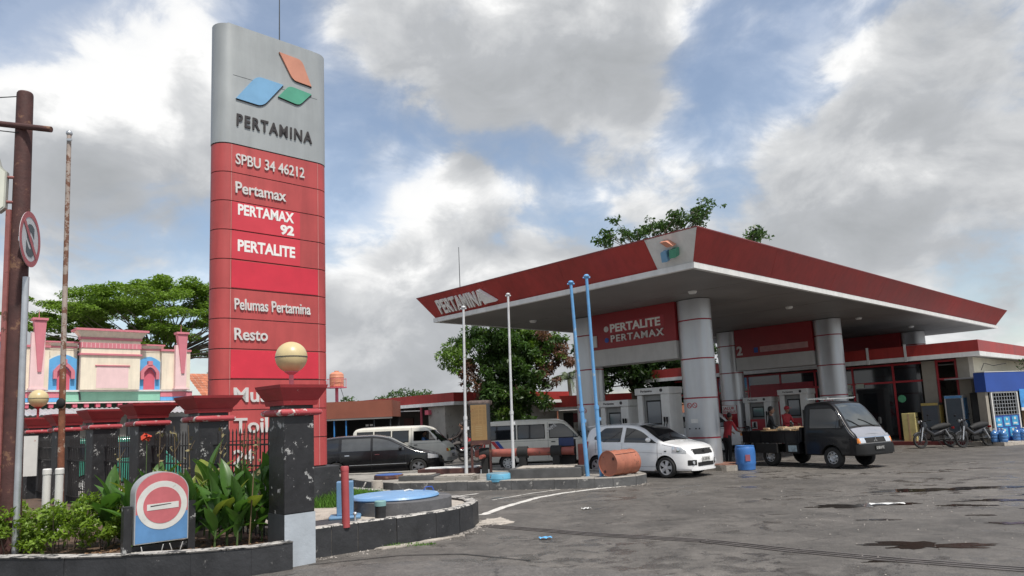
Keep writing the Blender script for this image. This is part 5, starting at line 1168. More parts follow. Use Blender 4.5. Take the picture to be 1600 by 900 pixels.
# ================================================================== PEOPLE
def person(label, loc, rz, J, shirt, pants, hat=None, sc=1., vest=None, shoes=HAIR, short=False):
    t = thing('person', label, 'person', loc, rz); t.scale = (sc, sc, sc)
    names = list(J); idx = {n: i for i, n in enumerate(names)}
    bones = [('pelvis','waist'),('waist','chest'),('chest','neck'),('neck','headb')]
    for s in 'lr': bones += [('chest','sh'+s),('sh'+s,'el'+s),('el'+s,'wr'+s),('wr'+s,'pa'+s),('pelvis','hi'+s),('hi'+s,'kn'+s),('kn'+s,'an'+s),('an'+s,'to'+s)]
    rad = dict(pelvis=.135, waist=.12, chest=.145, neck=.055, headb=.06)
    for s in 'lr': rad.update({'sh'+s:.068,'el'+s:.045,'wr'+s:.032,'pa'+s:.03,'hi'+s:.10,'kn'+s:.065,'an'+s:.042,'to'+s:.035})
    me = bpy.data.meshes.new('body'); me.from_pydata([J[n] for n in names], [(idx[a], idx[b]) for a, b in bones], [])
    o = bpy.data.objects.new('body', me); COL.objects.link(o)
    md = o.modifiers.new('s', 'SKIN'); sv_ = me.skin_vertices[0].data
    for n in names: r = rad[n]; sv_[idx[n]].radius = (r, r*(1.12 if n in ('chest', 'pelvis') else 1)); 
    sv_[idx['pelvis']].use_root = True
    o.modifiers.new('u', 'SUBSURF').levels = 1
    dg = bpy.context.evaluated_depsgraph_get(); dg.update(); m2 = bpy.data.meshes.new_from_object(o.evaluated_get(dg)); bpy.data.objects.remove(o)
    bm = bmesh.new(); bm.from_mesh(m2)
    # head, nose, ears and fingers join the same mesh
    hc = Vector(J['headb'])+Vector((.015, 0, .115)); extra = MB(); extra.sphere(hc, (.098, .078, .122), 16, 12)
    extra.cbox(hc+Vector((.10, 0, -.012)), (.035, .026, .045), .008); extra.sphere(hc+Vector((0, .08, -.01)), (.022, .012, .032), 8, 6); extra.sphere(hc+Vector((0, -.08, -.01)), (.022, .012, .032), 8, 6)
    for s in 'lr':
        p = Vector(J['pa'+s]); d = (p-Vector(J['wr'+s])).normalized(); q = d.orthogonal().normalized()
        for k in range(4): b = p+q*(-.027+.018*k); extra.path([b, b+d*.045, b+d*.075+Vector((0, 0, -.012))], [.009, .009, .007], 6)
        extra.path([p-q*.03-d*.03, p-q*.055, p-q*.05+d*.03], [.011, .01, .008], 6)
    nv = len(bm.verts); vs = [bm.verts.new(v) for v in extra.v]
    for f in extra.f:
        try: bm.faces.new([vs[i] for i in f])
        except ValueError: pass
    seg = [(Vector(J[a]), Vector(J[b]), a, b) for a, b in bones]
    def near(c):
        best, bd = None, 9
        for a, b, na, nb in seg:
            ab = b-a; tt = max(0, min(1, (c-a).dot(ab)/max(ab.length_squared, 1e-6))); d = (a+ab*tt-c).length
            if d < bd: bd, best = d, (na, nb)
        return best
    for f in bm.faces:
        c = f.calc_center_median(); a, b = near(c); k = 0
        if b[:2] in ('kn', 'hi', 'an'): k = 1
        elif b == 'waist': k = 1 if c.z < Vector(J['pelvis']).z+.02 else 0
        elif b[:2] == 'to': k = 3
        elif b == 'headb' or b[:2] in ('wr', 'pa') and (short or b[:2] == 'pa'): k = 2
        if (c-hc).length < .15: k = 2
        f.material_index = k; f.smooth = True
    me = bpy.data.meshes.new('body'); bm.to_mesh(me); bm.free()
    for m_ in (shirt, pants, SKIN, shoes): me.materials.append(m_)
    b = bpy.data.objects.new('body', me); COL.objects.link(b); b.parent = t
    hr = MB()
    if hat: hr.sphere(hc+Vector((-.01, 0, .035)), (.112, .098, .105), 16, 10); hr.cbox(hc+Vector((.12, 0, .045)), (.12, .13, .014), .005)
    else: hr.sphere(hc+Vector((-.018, 0, .03)), (.098, .086, .112), 16, 10)
    hr.build('cap' if hat else 'hair', hat or HAIR, t, smooth=60)
    for sy in (1, -1): MB().sphere(hc+Vector((.088, sy*.032, .012)), .011, 8, 6).build('eye', HAIR, t)
    if vest: MB().path([Vector(J['waist'])+Vector((0, 0, -.04)), (Vector(J['waist'])+Vector(J['chest']))/2, Vector(J['chest'])+Vector((0, 0, .03))], [.16, .175, .16], 14).build('vest', vest, t, smooth=60)
    return t
def stand(lean=0., arm=.2, fwd_=.0):
    J = dict(pelvis=(0,0,.93), waist=(lean*.3,0,1.12), chest=(lean*.8,0,1.34), neck=(lean*1.1,0,1.50), headb=(lean*1.25+.01,0,1.56))
    for s, k in (('l', 1), ('r', -1)):
        J.update({'sh'+s:(lean*.9,k*.19,1.43),'el'+s:(lean*.9+arm*.35,k*.25,1.17),'wr'+s:(lean*.9+arm*1.2,k*.23,1.0+arm*.35),'pa'+s:(lean*.9+arm*1.2+.06,k*.22,.96+arm*.4),'hi'+s:(0,k*.10,.88),'kn'+s:(.03+k*.05*fwd_,k*.11,.48),'an'+s:(-.01+k*.12*fwd_,k*.12,.08),'to'+s:(.14+k*.12*fwd_,k*.13,.03)})
    return J
def sit(seat=.80, lean=.12, foot=.3):
    J = dict(pelvis=(0,0,seat+.12), waist=(.02+lean*.3,0,seat+.30), chest=(lean*.9,0,seat+.50), neck=(lean*1.2,0,seat+.66), headb=(lean*1.3+.01,0,seat+.72))
    for s, k in (('l', 1), ('r', -1)):
        J.update({'sh'+s:(lean,k*.19,seat+.60),'el'+s:(lean+.22,k*.26,seat+.36),'wr'+s:(lean+.46,k*.27,seat+.26),'pa'+s:(lean+.52,k*.27,seat+.25),'hi'+s:(.04,k*.12,seat+.09),'kn'+s:(.42,k*.20,seat+.02),'an'+s:(.30,k*.22,foot),'to'+s:(.44,k*.23,foot-.05)})
    return J
person('attendant in red shirt and red cap standing behind the pickup bed', site(12.6, 4.3, 0), AZ(150), stand(.08, .28), SRED, SBLK, hat=SRED)
person('person in black clothes standing at the left end of the pickup', (8.55, 24.5, 0), AZ(110), stand(.05, .25, .6), SBLK, SBLK)
person('person in red shirt bending beside the big silver column', (6.85, 23.75, 0), AZ(60), stand(.16, .3, .4), SRED, SBLK, sc=.92, short=True)
person('rider in dark jacket leaning back on a motorcycle by the grey wall', (mb1[0]-.05, mb1[1], 0), AZ(-100), sit(.80, -.05, .22), M('jacket_brown', (.03, .022, .02), .8), SGRY, sc=.97)
person('person in yellow vest beside the red motorcycle behind the white pole', (-1.30, 31.6, 0), AZ(170), stand(.05, .2), SGRY, SBLU, vest=HIVIS, sc=.95)
van_driver = person('driver in blue shirt sitting at the window of the cream minibus', (-3.62, 28.25, 0), AZ(100), sit(.66, .0, .45), SBLU, SGRY, sc=.92)

# ================================================================== STREET FURNITURE
def flagpole(label, base, top, mat, r=.045, knob=True, z0=.2):
    t = thing('flag_pole', label, 'pole', (base[0], base[1], z0))
    b, e = Vector((0, 0, 0)), Vector((top[0]-base[0], top[1]-base[1], top[2]-z0)); m = b+(e-b)*.34
    MB().tube(b, m, r, r, 14).build('lower_tube', mat, t, smooth=40); MB().tube(m-(e-b)*.005, e, r*.8, r*.72, 14).build('upper_tube', mat, t, smooth=40)
    MB().tube(m-(e-b).normalized()*.05, m+(e-b).normalized()*.05, r*1.2, n=14).build('sleeve', mat, t, smooth=40)
    MB().sphere(e+Vector((0, 0, .05)), (r*1.4, r*1.4, r), 12, 8).build('finial', mat, t, smooth=60)
    MB().tube(e+Vector((-r*1.8, 0, .01)), e+Vector((r*1.8, 0, .01)), r*.45, n=8).build('pulley', mat, t)
    MB().cbox(m+Vector((r*1.4, 0, -.3)), (.05, .02, .09), .005).build('cleat', mat, t)
    return t
flagpole('white flag pole in front of the rusty board', (-1.50, 21.0), (-1.42, 21.0, 5.05), WPOLE, .05)
flagpole('white flag pole between the rusty board and the blue poles', (-.14, 20.6), (-.08, 20.6, 5.31), WPOLE, .045)
flagpole('left one of the two blue leaning poles before the white hatchback', (1.79, 19.0), (1.63, 19.0, 5.28), BPOLE, .055)
flagpole('right one of the two blue leaning poles before the white hatchback', (2.13, 18.78), (2.03, 18.72, 5.38), BPOLE, .055)
# rusty board
rb = thing('rusty_board', 'rusted yellow notice board in a dark frame beside the red pipes', 'notice board', (-1.08, 21.5, .2), R(4))
bx('face', BOARD, rb, -.27, .20, -.05, -.02, .98, 2.02)
bx('box', DGRYP, rb, -.29, .31, -.02, .16, .94, 2.06); bx('bottom_rail', RUSTD, rb, -.28, .30, -.06, -.02, .84, .975)
for x in (-.27, .28): bx('post', RUSTD, rb, x-.035, x+.035, -.02, .05, .0, .94)
MB().lathe([(.05, -.36), (.085, -.30), (.085, .30), (.05, .36)], 12, (0.02, .06, 2.07), 'x').build('cover_strip', M('crumpled', (.12, .09, .08), .8, var=.4, scale=14, bump=.6), rb, smooth=40)
for r_ in range(5):
    for c_2 in range(4): bx('tile_mark', M('board_mark', (.235, .145, .06), .8, var=.2), rb, -.24+c_2*.11, -.16+c_2*.11, -.0535, -.0505, 1.46+r_*.11, 1.54+r_*.11)
for k in range(6): bx('text_line', M('board_line', (.33, .24, .12), .8), rb, -.14, .06, -.0535, -.0505, 1.10+k*.055, 1.115+k*.055)
# red pipe manifold
pm = thing('pipe_manifold', 'row of rusty red pipes with black collars behind the blue ring', 'pipes', (-1.25, 21.75, .2), R(-14))
MB().tube((0, 0, .58), (2.9, 0, .58), .115, n=18).build('pipe', PIPER, pm, smooth=40)
MB().tube((2.9, 0, .58), (2.98, 0, .58), .125, n=18).build('pipe_end', PIPER, pm, smooth=40); MB().tube((2.975, 0, .58), (2.985, 0, .58), .095, n=18).build('pipe_mouth', DARK, pm)
for x in (.30, 1.45, 2.45):
    MB().lathe([(.15, -.16), (.17, -.15), (.17, .15), (.15, .16)], 18, (x, 0, .58), 'x').build('collar', RUBB, pm, smooth=40)
    bx('support', RUBB, pm, x-.10, x+.10, -.13, .13, 0, .50)
    for dx in (-.12, .12): MB().tube((x+dx, -.12, 0), (x+dx, -.12, .12), .025, n=8).build('bolt', STEEL, pm)
MB().tube((.30, -.15, .50), (.30, -.5, .50), .06, n=12).build('branch', PIPER, pm, smooth=40)
bx('valve_box', DARK, pm, 2.55, 2.95, .15, .5, .0, .9); bx('valve_panel', M('valve_blue', (.02, .04, .12), .5), pm, 2.5, 2.95, .14, .149, .72, .95); bx('red_cabinet', PIPER, pm, 3.05, 3.25, .2, .5, 0, .75)
# low lids on the middle island
def lid(label, loc, r, h, rim, topm, rz=0, box=None):
    t = thing('manhole_cover', label, 'manhole', loc, rz)
    if box: bx('plinth', rim, t, -box[0], box[0], -box[1], box[1], 0, h, bev=.01); bx('lid', topm, t, -box[0]*.8, box[0]*.8, -box[1]*.8, box[1]*.8, h, h+.03, bev=.01)
    else: MB().lathe([(r, 0), (r, h*.35), (r*1.01, h*.4), (r, h*.45), (r, h*.9), (r*.96, h)], 28).build('ring', rim, t, smooth=35); MB().lathe([(r*.93, h-.02), (r*.93, h+.012), (0, h+.02)], 28).build('lid', topm, t, smooth=35)
    return t
lid('light blue ring manhole on the front edge of the middle island', (-.52, 18.72, .2), .31, .19, M('ring_blue', (.12, .36, .52), .5, var=.15, wear=((.12, .08, .06), .25, 7)), M('ring_lid', (.2, .33, .4), .6))
lid('wide grey box manhole with pale lid behind the blue ring', (.78, 19.55, .2), 0, .24, M('box_grey', (.085, .085, .085), .7, var=.3, bump=.3), CONL, R(-12), (.95, .55))
lid('pale concrete manhole pad nearest the white flag pole', (-1.65, 19.6, .2), 0, .12, CONC, CONL, R(-10), (.55, .35))
lid('round pale manhole lid left of the white flag pole', (-2.75, 20.3, .2), 0, .13, M('box_grey', (.085,)*3), CONL, R(-10), (.5, .35))
lid('flat white manhole slab in front of the black estate car', (-2.0, 22.3, .2), 0, .16, RUSTD, WHT, R(-8), (1.0, .4))
lid('small dark manhole with bent blue lid near the kerb corner', (-3.75, 21.1, .2), .42, .12, RUSTD, M('lid_blue', (.03, .10, .36), .4), 0)
# barrel on its side
ba = thing('steel_drum', 'orange steel drum lying on the tip of the middle island', 'drum', (2.58, 18.5, .24+.31), 0)
ax = R(40); prof = [(.0, .0), (.285, .0), (.285, -.02), (.30, -.02), (.305, .0), (.30, .015), (.292, .02), (.292, .27), (.303, .285), (.292, .30), (.292, .56), (.303, .575), (.292, .59), (.292, .84), (.305, .855), (.30, .875), (.285, .87), (.285, .85), (0, .85)]
MB().lathe(prof, 40, (-.43, 0, 0), 'x', cap=False).build('shell', DRUM, ba, smooth=30)
for a_, r_ in ((2.2, .2), (4.9, .22)): MB().lathe([(.035, -.012), (.035, .0)], 12, (-.43, r_*math.cos(a_), r_*math.sin(a_)), 'x').build('bung', RUSTD, ba)
MB().tube((-.40, -.13, .265), (.38, -.10, .278), .008, n=6).build('strap', RUSTD, ba); MB().tube((.30, -.18, .24), (.36, -.20, .12), .008, n=6).build('strap', RUSTD, ba)
ba.rotation_euler = (R(20), 0, ax); ba.scale = (1.0, 1.06, 1.06)
# blue drum by the pumps
bd = thing('plastic_drum', 'blue plastic drum standing left of the pickup', 'drum', (6.62, 21.25, 0), 0)
MB().lathe([(.24, 0), (.26, .02), (.27, .15), (.285, .20), (.28, .24), (.29, .40), (.285, .55), (.28, .60), (.265, .66), (.25, .68)], 28).build('shell', DRUMB, bd, smooth=35)
MB().lathe([(.262, .66), (.268, .68), (.262, .70), (.20, .70), (.19, .69), (0, .69)], 28).build('lid', DRUMB, bd, smooth=35)
MB().cbox((-.02, -.288, .36), (.14, .008, .18)).build('faded_mark', M('mark_red', (.30, .09, .12), .7), bd)
# items on the near island
ml = thing('tank_manhole', 'large round manhole with blue lid on a grey drum at the island tip', 'manhole', (-1.92, 12.05, .35), 0)
MB().lathe([(.80, 0), (.80, .20), (.78, .215), (0, .215)], 48).build('drum_wall', M('manhole_grey', (.10, .10, .105), .7, var=.3, scale=3, bump=.35, bscale=20, wear=((.22, .21, .2), .25, 3)), ml, smooth=35)
MB().lathe([(.70, .216), (.72, .235), (.70, .265), (.60, .275), (0, .285)], 48, (-.12, -.02, 0)).build('lid', M('lid_sky', (.17, .33, .56), .45, var=.12, scale=3, wear=((.4, .5, .62), .3, 4)), ml, smooth=35)
MB().path([(.30, .35, .27), (.34, .37, .33), (.44, .37, .33), (.47, .36, .27)], .012, 6).build('handle', BLUE, ml); MB().path([(-.02, .25, .285), (.06, .3, .30), (.14, .27, .285)], .015, 6).build('rag', PUMPW, ml)
bl = thing('red_bollard', 'thin red bollard pipe on the near island kerb', 'bollard', (-2.45, 10.33, .35), 0)
MB().tube((0, 0, 0), (-.01, 0, .80), .055, n=18).build('pipe', M('bollard_red', (.38, .07, .075), .55, var=.15, wear=((.2, .05, .05), .2, 6)), bl, smooth=40); MB().lathe([(.058, .78), (.058, .83), (.05, .845), (0, .845)], 18, (-.01, 0, 0)).build('cap', MATS['bollard_red'], bl, smooth=35)
bp_ = thing('blue_post', 'short square blue steel post on a flange behind the red bollard', 'post', (-2.70, 11.35, .35), R(10))
bx('flange', M('post_steelblue', (.14, .27, .43), .5, var=.15), bp_, -.24, .24, -.2, .2, 0, .05, bev=.02); bx('post', MATS['post_steelblue'], bp_, -.125, .125, -.11, .11, .05, .56, bev=.012)
cs = thing('capped_pipe', 'black pipe stub with pale green cap on the island kerb', 'pipe', (-2.05, 10.78, .35), 0)
MB().tube((0, 0, 0), (0, 0, .24), .08, n=20).build('pipe', BLK, cs, smooth=40); MB().lathe([(.086, .225), (.086, .29), (.075, .30), (0, .30)], 20).build('cap', M('cap_green', (.20, .36, .36), .5), cs, smooth=35)
sp_ = thing('vent_stub', 'small steel stub beside the red bollard', 'pipe', (-2.36, 10.5, .352), 0)
MB().tube((0, 0, 0), (0, 0, .14), .015, n=10).build('stem', STEEL, sp_); MB().sphere((0, 0, .16), (.032, .032, .026), 12, 8).build('knob', STEEL, sp_, smooth=60)
ws = thing('concrete_stub', 'broken pale concrete stub against the middle island kerb', 'bollard', (-3.75, 19.35, 0), R(20))
MB().lathe([(.16, 0), (.155, .26), (.145, .30), (.10, .305), (.09, .25), (0, .24)], 14).build('stub', CONL, ws, smooth=35); MB().tube((-.45, -.1, .06), (-.3, -.05, .28), .02, n=6).build('rebar', CONT, ws)
# litter
for x, y, a, m_, lab in ((.35, 10.75, 10, BLUEL, 'crumpled blue wrapper on the asphalt'), (1.25, 13.9, 30, WHT, 'white scrap lying on the asphalt beyond the drain'), (6.35, 12.75, -10, WHT, 'long white plastic scrap in the puddle')):
    t = thing('litter', lab, 'litter', (x, y, .006), R(a)); L = .28 if 'long' in lab else .09
    g = [[(-L+2*L*i/6, -.05+.1*j/3, .012+.02*abs(math.sin(i*2.1+j*1.7))) for i in range(7)] for j in range(4)]; MB().grid(g).build('scrap', m_, t)

# ---- no entry box sign
ne = thing('no_entry_sign', 'round topped no entry sign box in red, white and blue', 'sign', (-4.52, 9.22, .27), R(42))
wN, zN, zT = .315, .16, .76     # half width, bottom of panel, spring of arch
def archp(w, z0, z1, n=20): return [(-w, z0), (w, z0)]+[(w*math.cos(R(180*k/n)), z1+w*.82*math.sin(R(180*k/n))) for k in range(n+1)]
MB().prism(archp(wN, zN, zT), -.075, .14, 'y').build('casing', M('casing_grey', (.42, .43, .43), .45, .3, var=.1, wear=((.2, .17, .14), .2, 6)), ne, smooth=35)
NRED = M('sign_red', (.50, .13, .145), .55, var=.14, scale=5, streak=.1); NBLU = M('sign_blue', (.10, .24, .46), .5, var=.14, scale=4, wear=((.2, .2, .2), .08, 9)); NWHT = M('sign_white', (.60, .60, .57), .5, var=.1, scale=5, wear=((.35, .33, .28), .15, 7))
MB().prism(archp(wN-.012, zT-.245, zT), -.079, -.0755, 'y').build('face_red', NRED, ne)
MB().prism([(-wN+.012, zN+.012), (wN-.012, zN+.012), (wN-.012, zT-.2455), (-wN+.012, zT-.2455)], -.0788, -.0755, 'y').build('face_blue', NBLU, ne)
def disc(r, y0, y1, zc, mat, nm): MB().prism([(r*math.cos(2*math.pi*k/40), zc+r*math.sin(2*math.pi*k/40)) for k in range(40)], y0, y1, 'y').build(nm, mat, ne)
zc = zT-.15; disc(.295, -.083, -.0792, zc, NWHT, 'white_ring'); disc(.222, -.087, -.0832, zc, NRED, 'red_disc')
MB().prism([(-.18, zc-.055), (.19, zc-.045), (.19, zc+.03), (-.18, zc+.02)], -.091, -.0872, 'y').build('white_bar', NWHT, ne); MB().prism([(-.14, zc-.012), (.10, zc+.006), (.10, zc+.014), (-.14, zc+.002)], -.0925, -.0912, 'y').build('scratch', BLKL, ne)
for sx in (-1, 1): bx('post', BLK, ne, sx*(wN+.06)-.045, sx*(wN+.06)+.045, -.02, .10, -.02, .62)
bx('tie_bar', BLK, ne, -wN-.06, wN+.06, .02, .06, .05, .13)
for k, (x, a) in enumerate(((-.22, -20), (-.02, 10), (.12, -30), (.2, 15))): MB().tube((x, -.12, .02), (x+.1*math.sin(R(a)), -.16, .14), .006, n=5).build('wire_end', PUMPW, ne)

# ---- left poles
pl = thing('utility_pole', 'thick rusty brown pole with cross arm at the left edge', 'pole', (-6.84, 9.85, .25), 0)
lx = Vector((-.06, -.04, 6.45))
MB().tube((0, 0, 0), lx, .13, .105, 20).build('shaft', RUSTD, pl, smooth=40); MB().lathe([(.102, -.01), (.102, .02), (.09, .04), (0, .05)], 18, lx).build('cap', RUSTD, pl)
MB().tube((.14, -.09, 0), (.12, -.10, 3.75), .042, n=12).build('grey_pipe', STEEL, pl, smooth=40)
MB().tube((-.115, -.09, 0), (-.15, -.11, 4.72), .045, n=4).build('red_angle', RUSTP, pl)
MB().tube((-1.2, -.16, 6.12), (.42, -.16, 5.86), .042, .042, 12).build('cross_arm', RUSTD, pl, smooth=40); MB().cbox((-.45, -.16, 6.0), (.05, .12, .14), .01).build('clamp', RUSTD, pl)
MB().path([(-.05, 0, 6.46), (-1.0, .1, 6.5), (-3, .5, 6.62)], .008, 5).build('wire', DARK, pl); MB().path([(-.45, -.18, 5.93), (-.3, -.2, 5.86), (-.05, -.14, 5.84)], .008, 5).build('wire', DARK, pl)
# no stopping disc, facing right
ns = thing('no_stopping_sign', 'round no stopping sign with struck out S on the rusty pole', 'sign', (-6.66, 9.70, 4.52), R(106))
def disc2(r0, r1, y, d, mat, nm, n=40): MB().lathe([(r0, y), (r1, y), (r1, y-d), (r0, y-d)], n, axis='y', cap=False).build(nm, mat, ns) if r0 > .001 else MB().lathe([(0, y), (r1, y), (r1, y-d), (0, y-d)], n, axis='y', cap=False).build(nm, mat, ns)
disc2(0, .385, 0, .006, M('sign_pale', (.55, .57, .58), .5, var=.08), 'plate'); disc2(.31, .388, -.007, .003, M('sign_rim', (.40, .10, .11), .55, var=.12), 'rim')
text('lettering', 'S', .42, (-.145, -.008, -.215), FRONT, M('sign_ink', (.05, .07, .08), .5), ns, ext=.001, bold=.05, fit=.30)
MB().cbox((0, -.012, 0), (.66, .003, .075), rot=Matrix.Rotation(R(42), 3, 'Y')).build('slash', MATS['sign_rim'], ns)
bx('bracket', STEEL, ns, -.05, .05, .001, .12, -.03, .03)
# box sign at the left edge
bs = thing('box_sign', 'pale rounded box sign bracketed to the rusty pole at the left edge', 'sign', (-7.00, 9.72, 5.30), R(18))
MB().prism([(-.75, -.36), (-.10, -.36), (-.04, -.30), (-.04, .20), (-.12, .26), (-.16, .40), (-.30, .46), (-.75, .46)], -.06, .06, 'y').build('panel', M('box_pale', (.66, .67, .58), .5, var=.08, wear=((.3, .3, .26), .15, 6)), bs)
MB().prism([(-.75, -.38), (-.09, -.38), (-.02, -.31), (-.02, .21), (-.10, .28), (-.14, .42), (-.29, .48), (-.75, .48)], -.05, .05, 'y').build('rim', M('rim_pale', (.42, .43, .38), .5), bs)
for z in (-.22, .14): MB().tube((-.03, 0, z), (.18, 0, z), .022, n=8).build('bracket', RUSTP, bs)
# thin rusty flag pole and PVC stubs
rp = thing('flag_pole', 'tall thin rusty flag pole rising behind the shrub', 'pole', (-7.02, 11.2, .25), 0)
MB().tube((0, 0, 0), (-.05, 0, 2.6), .05, .047, 12).build('lower_tube', RUST, rp, smooth=40); MB().tube((-.05, 0, 2.6), (-.10, 0, 6.42), .04, .034, 12).build('upper_tube', M('pole_flaking', (.36, .30, .26), .7, var=.2, scale=6, wear=((.17, .08, .05), .5, 9)), rp, smooth=40)
MB().sphere((-.10, 0, 6.46), .05, 10, 8).build('finial', STEEL, rp, smooth=60); MB().cbox((-.07, -.04, 6.33), (.09, .03, .05), .01).build('pulley', STEEL, rp); MB().sphere((-.03, -.05, 2.05), (.07, .04, .08), 12, 8).build('wire_coil', DARK, rp, smooth=60)
for k, x in enumerate((-7.12, -6.93)):
    t = thing('plastic_pipe', ('left' if k == 0 else 'right')+' white plastic pipe stub beside the thin rusty flag pole', 'pipe', (x, 11.0, .25), 0)
    MB().tube((0, 0, 0), (0, 0, 1.02), .055, n=16).build('pipe', PUMPW, t, smooth=40); MB().lathe([(.062, .98), (.062, 1.05), (.05, 1.065), (0, 1.065)], 16).build('cap', PUMPW, t, smooth=35)
wb = thing('white_board', 'small white stained board hanging on the far fence pillar', 'board', p0+FD*SPAN*5+Vector((.15, -.45, 0)), R(15))
bx('plate', M('board_white', (.62, .61, .58), .6, var=.08, wear=((.35, .12, .06), .14, 5)), wb, -.16, .16, -.02, .02, .85, 1.86); bx('hook', DGRYP, wb, -.02, .02, .02, .3, 1.7, 1.74)

# ================================================================== VEGETATION
def leaves_mesh(name, centers, size, mats, parent, seed=0, flat=0., aspect=.5, mi=None, droop=0.):
    rs = np.random.RandomState(seed); n = len(centers); C = np.asarray(centers, float)
    d = rs.normal(size=(n, 3)); d[:, 2] = d[:, 2]*(1-flat)-droop; d /= np.linalg.norm(d, axis=1)[:, None]
    up = rs.normal(size=(n, 3))*.6+np.array([0, 0, 1.0]); sidev = np.cross(d, up); sidev /= np.linalg.norm(sidev, axis=1)[:, None]+1e-9
    nr = np.cross(sidev, d)
    L = size*rs.uniform(.6, 1.4, n)[:, None]; Wd = L*aspect
    v = np.empty((n, 4, 3)); v[:, 0] = C-d*L*.5; v[:, 1] = C+sidev*Wd*.5+nr*L*.06; v[:, 2] = C+d*L*.5-nr*L*.08; v[:, 3] = C-sidev*Wd*.5+nr*L*.06
    me = bpy.data.meshes.new(name); me.vertices.add(n*4); me.vertices.foreach_set('co', v.ravel()); me.loops.add(n*4); me.loops.foreach_set('vertex_index', np.arange(n*4)); me.polygons.add(n); me.polygons.foreach_set('loop_start', np.arange(n)*4)
    for m in (mats if isinstance(mats, (list, tuple)) else [mats]): me.materials.append(m)
    if mi is not None: me.polygons.foreach_set('material_index', np.asarray(mi, dtype=np.int32))
    me.update(calc_edges=True); me.validate()
    o = bpy.data.objects.new(name, me); COL.objects.link(o); o.parent = parent; return o
def branch_tree(par, trunk_h, r0, tips, seed, mat=BARK, wob=.12, lean=(0, 0), forks=5):
    # trunk then limbs that fork towards tips (list of Vector)
    rs = random.Random(seed); trunk = MB(); limbs = MB()
    top = Vector((lean[0], lean[1], trunk_h)); pts = [Vector((0, 0, 0)), top*.35+Vector((rs.uniform(-wob, wob), rs.uniform(-wob, wob), 0)), top*.7+Vector((rs.uniform(-wob, wob), rs.uniform(-wob, wob), 0)), top]
    trunk.path(pts, [r0*1.25, r0, r0*.9, r0*.75], 10); trunk.build('trunk', mat, par, smooth=60)
    hubs = []
    for k in range(forks):
        sel = tips[k::forks]
        if not sel: continue
        m = sum(sel, Vector())/len(sel); hub = top+(m-top)*.5; hub.z -= .06*(m-top).length; hubs.append((hub, sel))
        mid = top+(hub-top)*.5+Vector((rs.uniform(-1, 1), rs.uniform(-1, 1), rs.uniform(-.3, .6)))*wob*2
        limbs.path([top-Vector((0, 0, r0*.5)), mid, hub], [r0*.5, r0*.38, r0*.28], 7)
        for tp in sel:
            md = hub+(tp-hub)*.5+Vector((rs.uniform(-1, 1), rs.uniform(-1, 1), rs.uniform(-.5, .5)))*wob*2.5
            limbs.path([hub, md, tp], [r0*.22, r0*.13, r0*.05], 5)
    limbs.build('limbs', mat, par, smooth=60)
def clump(rs, c, rad, n, shell=.55):
    d = rs.normal(size=(n, 3)); d /= np.linalg.norm(d, axis=1)[:, None]; r = rs.uniform(shell**3, 1, n)**(1/3)
    return np.array(c)+d*r[:, None]*np.array(rad)
# rain tree behind the painted building
rt1 = thing('rain_tree', 'tall umbrella shaped tree with layered light green crown behind the painted building', 'tree', (-30.5, 62, 0), 0)
rs = np.random.RandomState(4); tips = []; cs_ = []
pads = [(-7.2,13.0,2.2),(-6.4,11.6,2.0),(-7.5,10.6,1.6),(-5.0,13.4,2.4),(-3.2,13.9,2.2),(-2.2,12.6,2.2),(-.6,14.6,1.8),(.4,14.0,2.4),(1.6,13.1,2.6),(3.2,13.6,2.3),(4.8,13.9,2.2),(6.3,13.4,2.2),(7.5,12.4,2.2),(5.2,12.2,2.4),(8.4,11.2,1.9),(6.9,10.3,2.0),(3.6,11.6,2.2),(2.2,10.0,2.0),(.2,11.3,1.8),(-4.4,11.9,1.9),(1.0,9.0,1.7),(9.0,9.2,1.8),(8.2,7.6,1.8),(-7.6,9.2,1.4),(-6.2,8.8,1.2),(4.2,9.3,1.6),(-1.4,10.6,1.3),(9.6,12.6,1.6),(10.2,10.6,1.6),(-6.8,12.6,1.9),(-4.2,12.9,2.0),(-8.2,11.6,1.3),(2.6,14.4,1.8),(-2.0,14.2,1.6),(6.0,11.4,1.8),(-9.6,12.2,1.8),(-10.4,11.2,1.4),(-9.0,10.6,1.3),(-9.8,9.4,1.0),(-8.8,13.0,1.6)]
for x, z, r in pads:
    for q in range(2):
        c = Vector((x+rs.uniform(-.7, .7), rs.uniform(-4.5, 4.5), z+rs.uniform(-.35, .35))); tips.append(c-Vector((0, 0, .25)))
        cs_.append(clump(rs, c, (r*.95, r*1.0, r*.17), int(230*r), .2))
        for k in range(4):
            cc = c+Vector((rs.uniform(-r, r), rs.uniform(-r, r), rs.uniform(-.1, .3))); cs_.append(clump(rs, cc, (r*.4, r*.4, r*.16), int(90*r), .1))
branch_tree(rt1, 6.0, .42, tips, 2, M('bark_grey', (.17, .14, .12), .9, var=.25), .35, (1.0, 0), 7)
leaves_mesh('crown', np.vstack(cs_), .30, LEAFR, rt1, 1, flat=.55, aspect=.42)
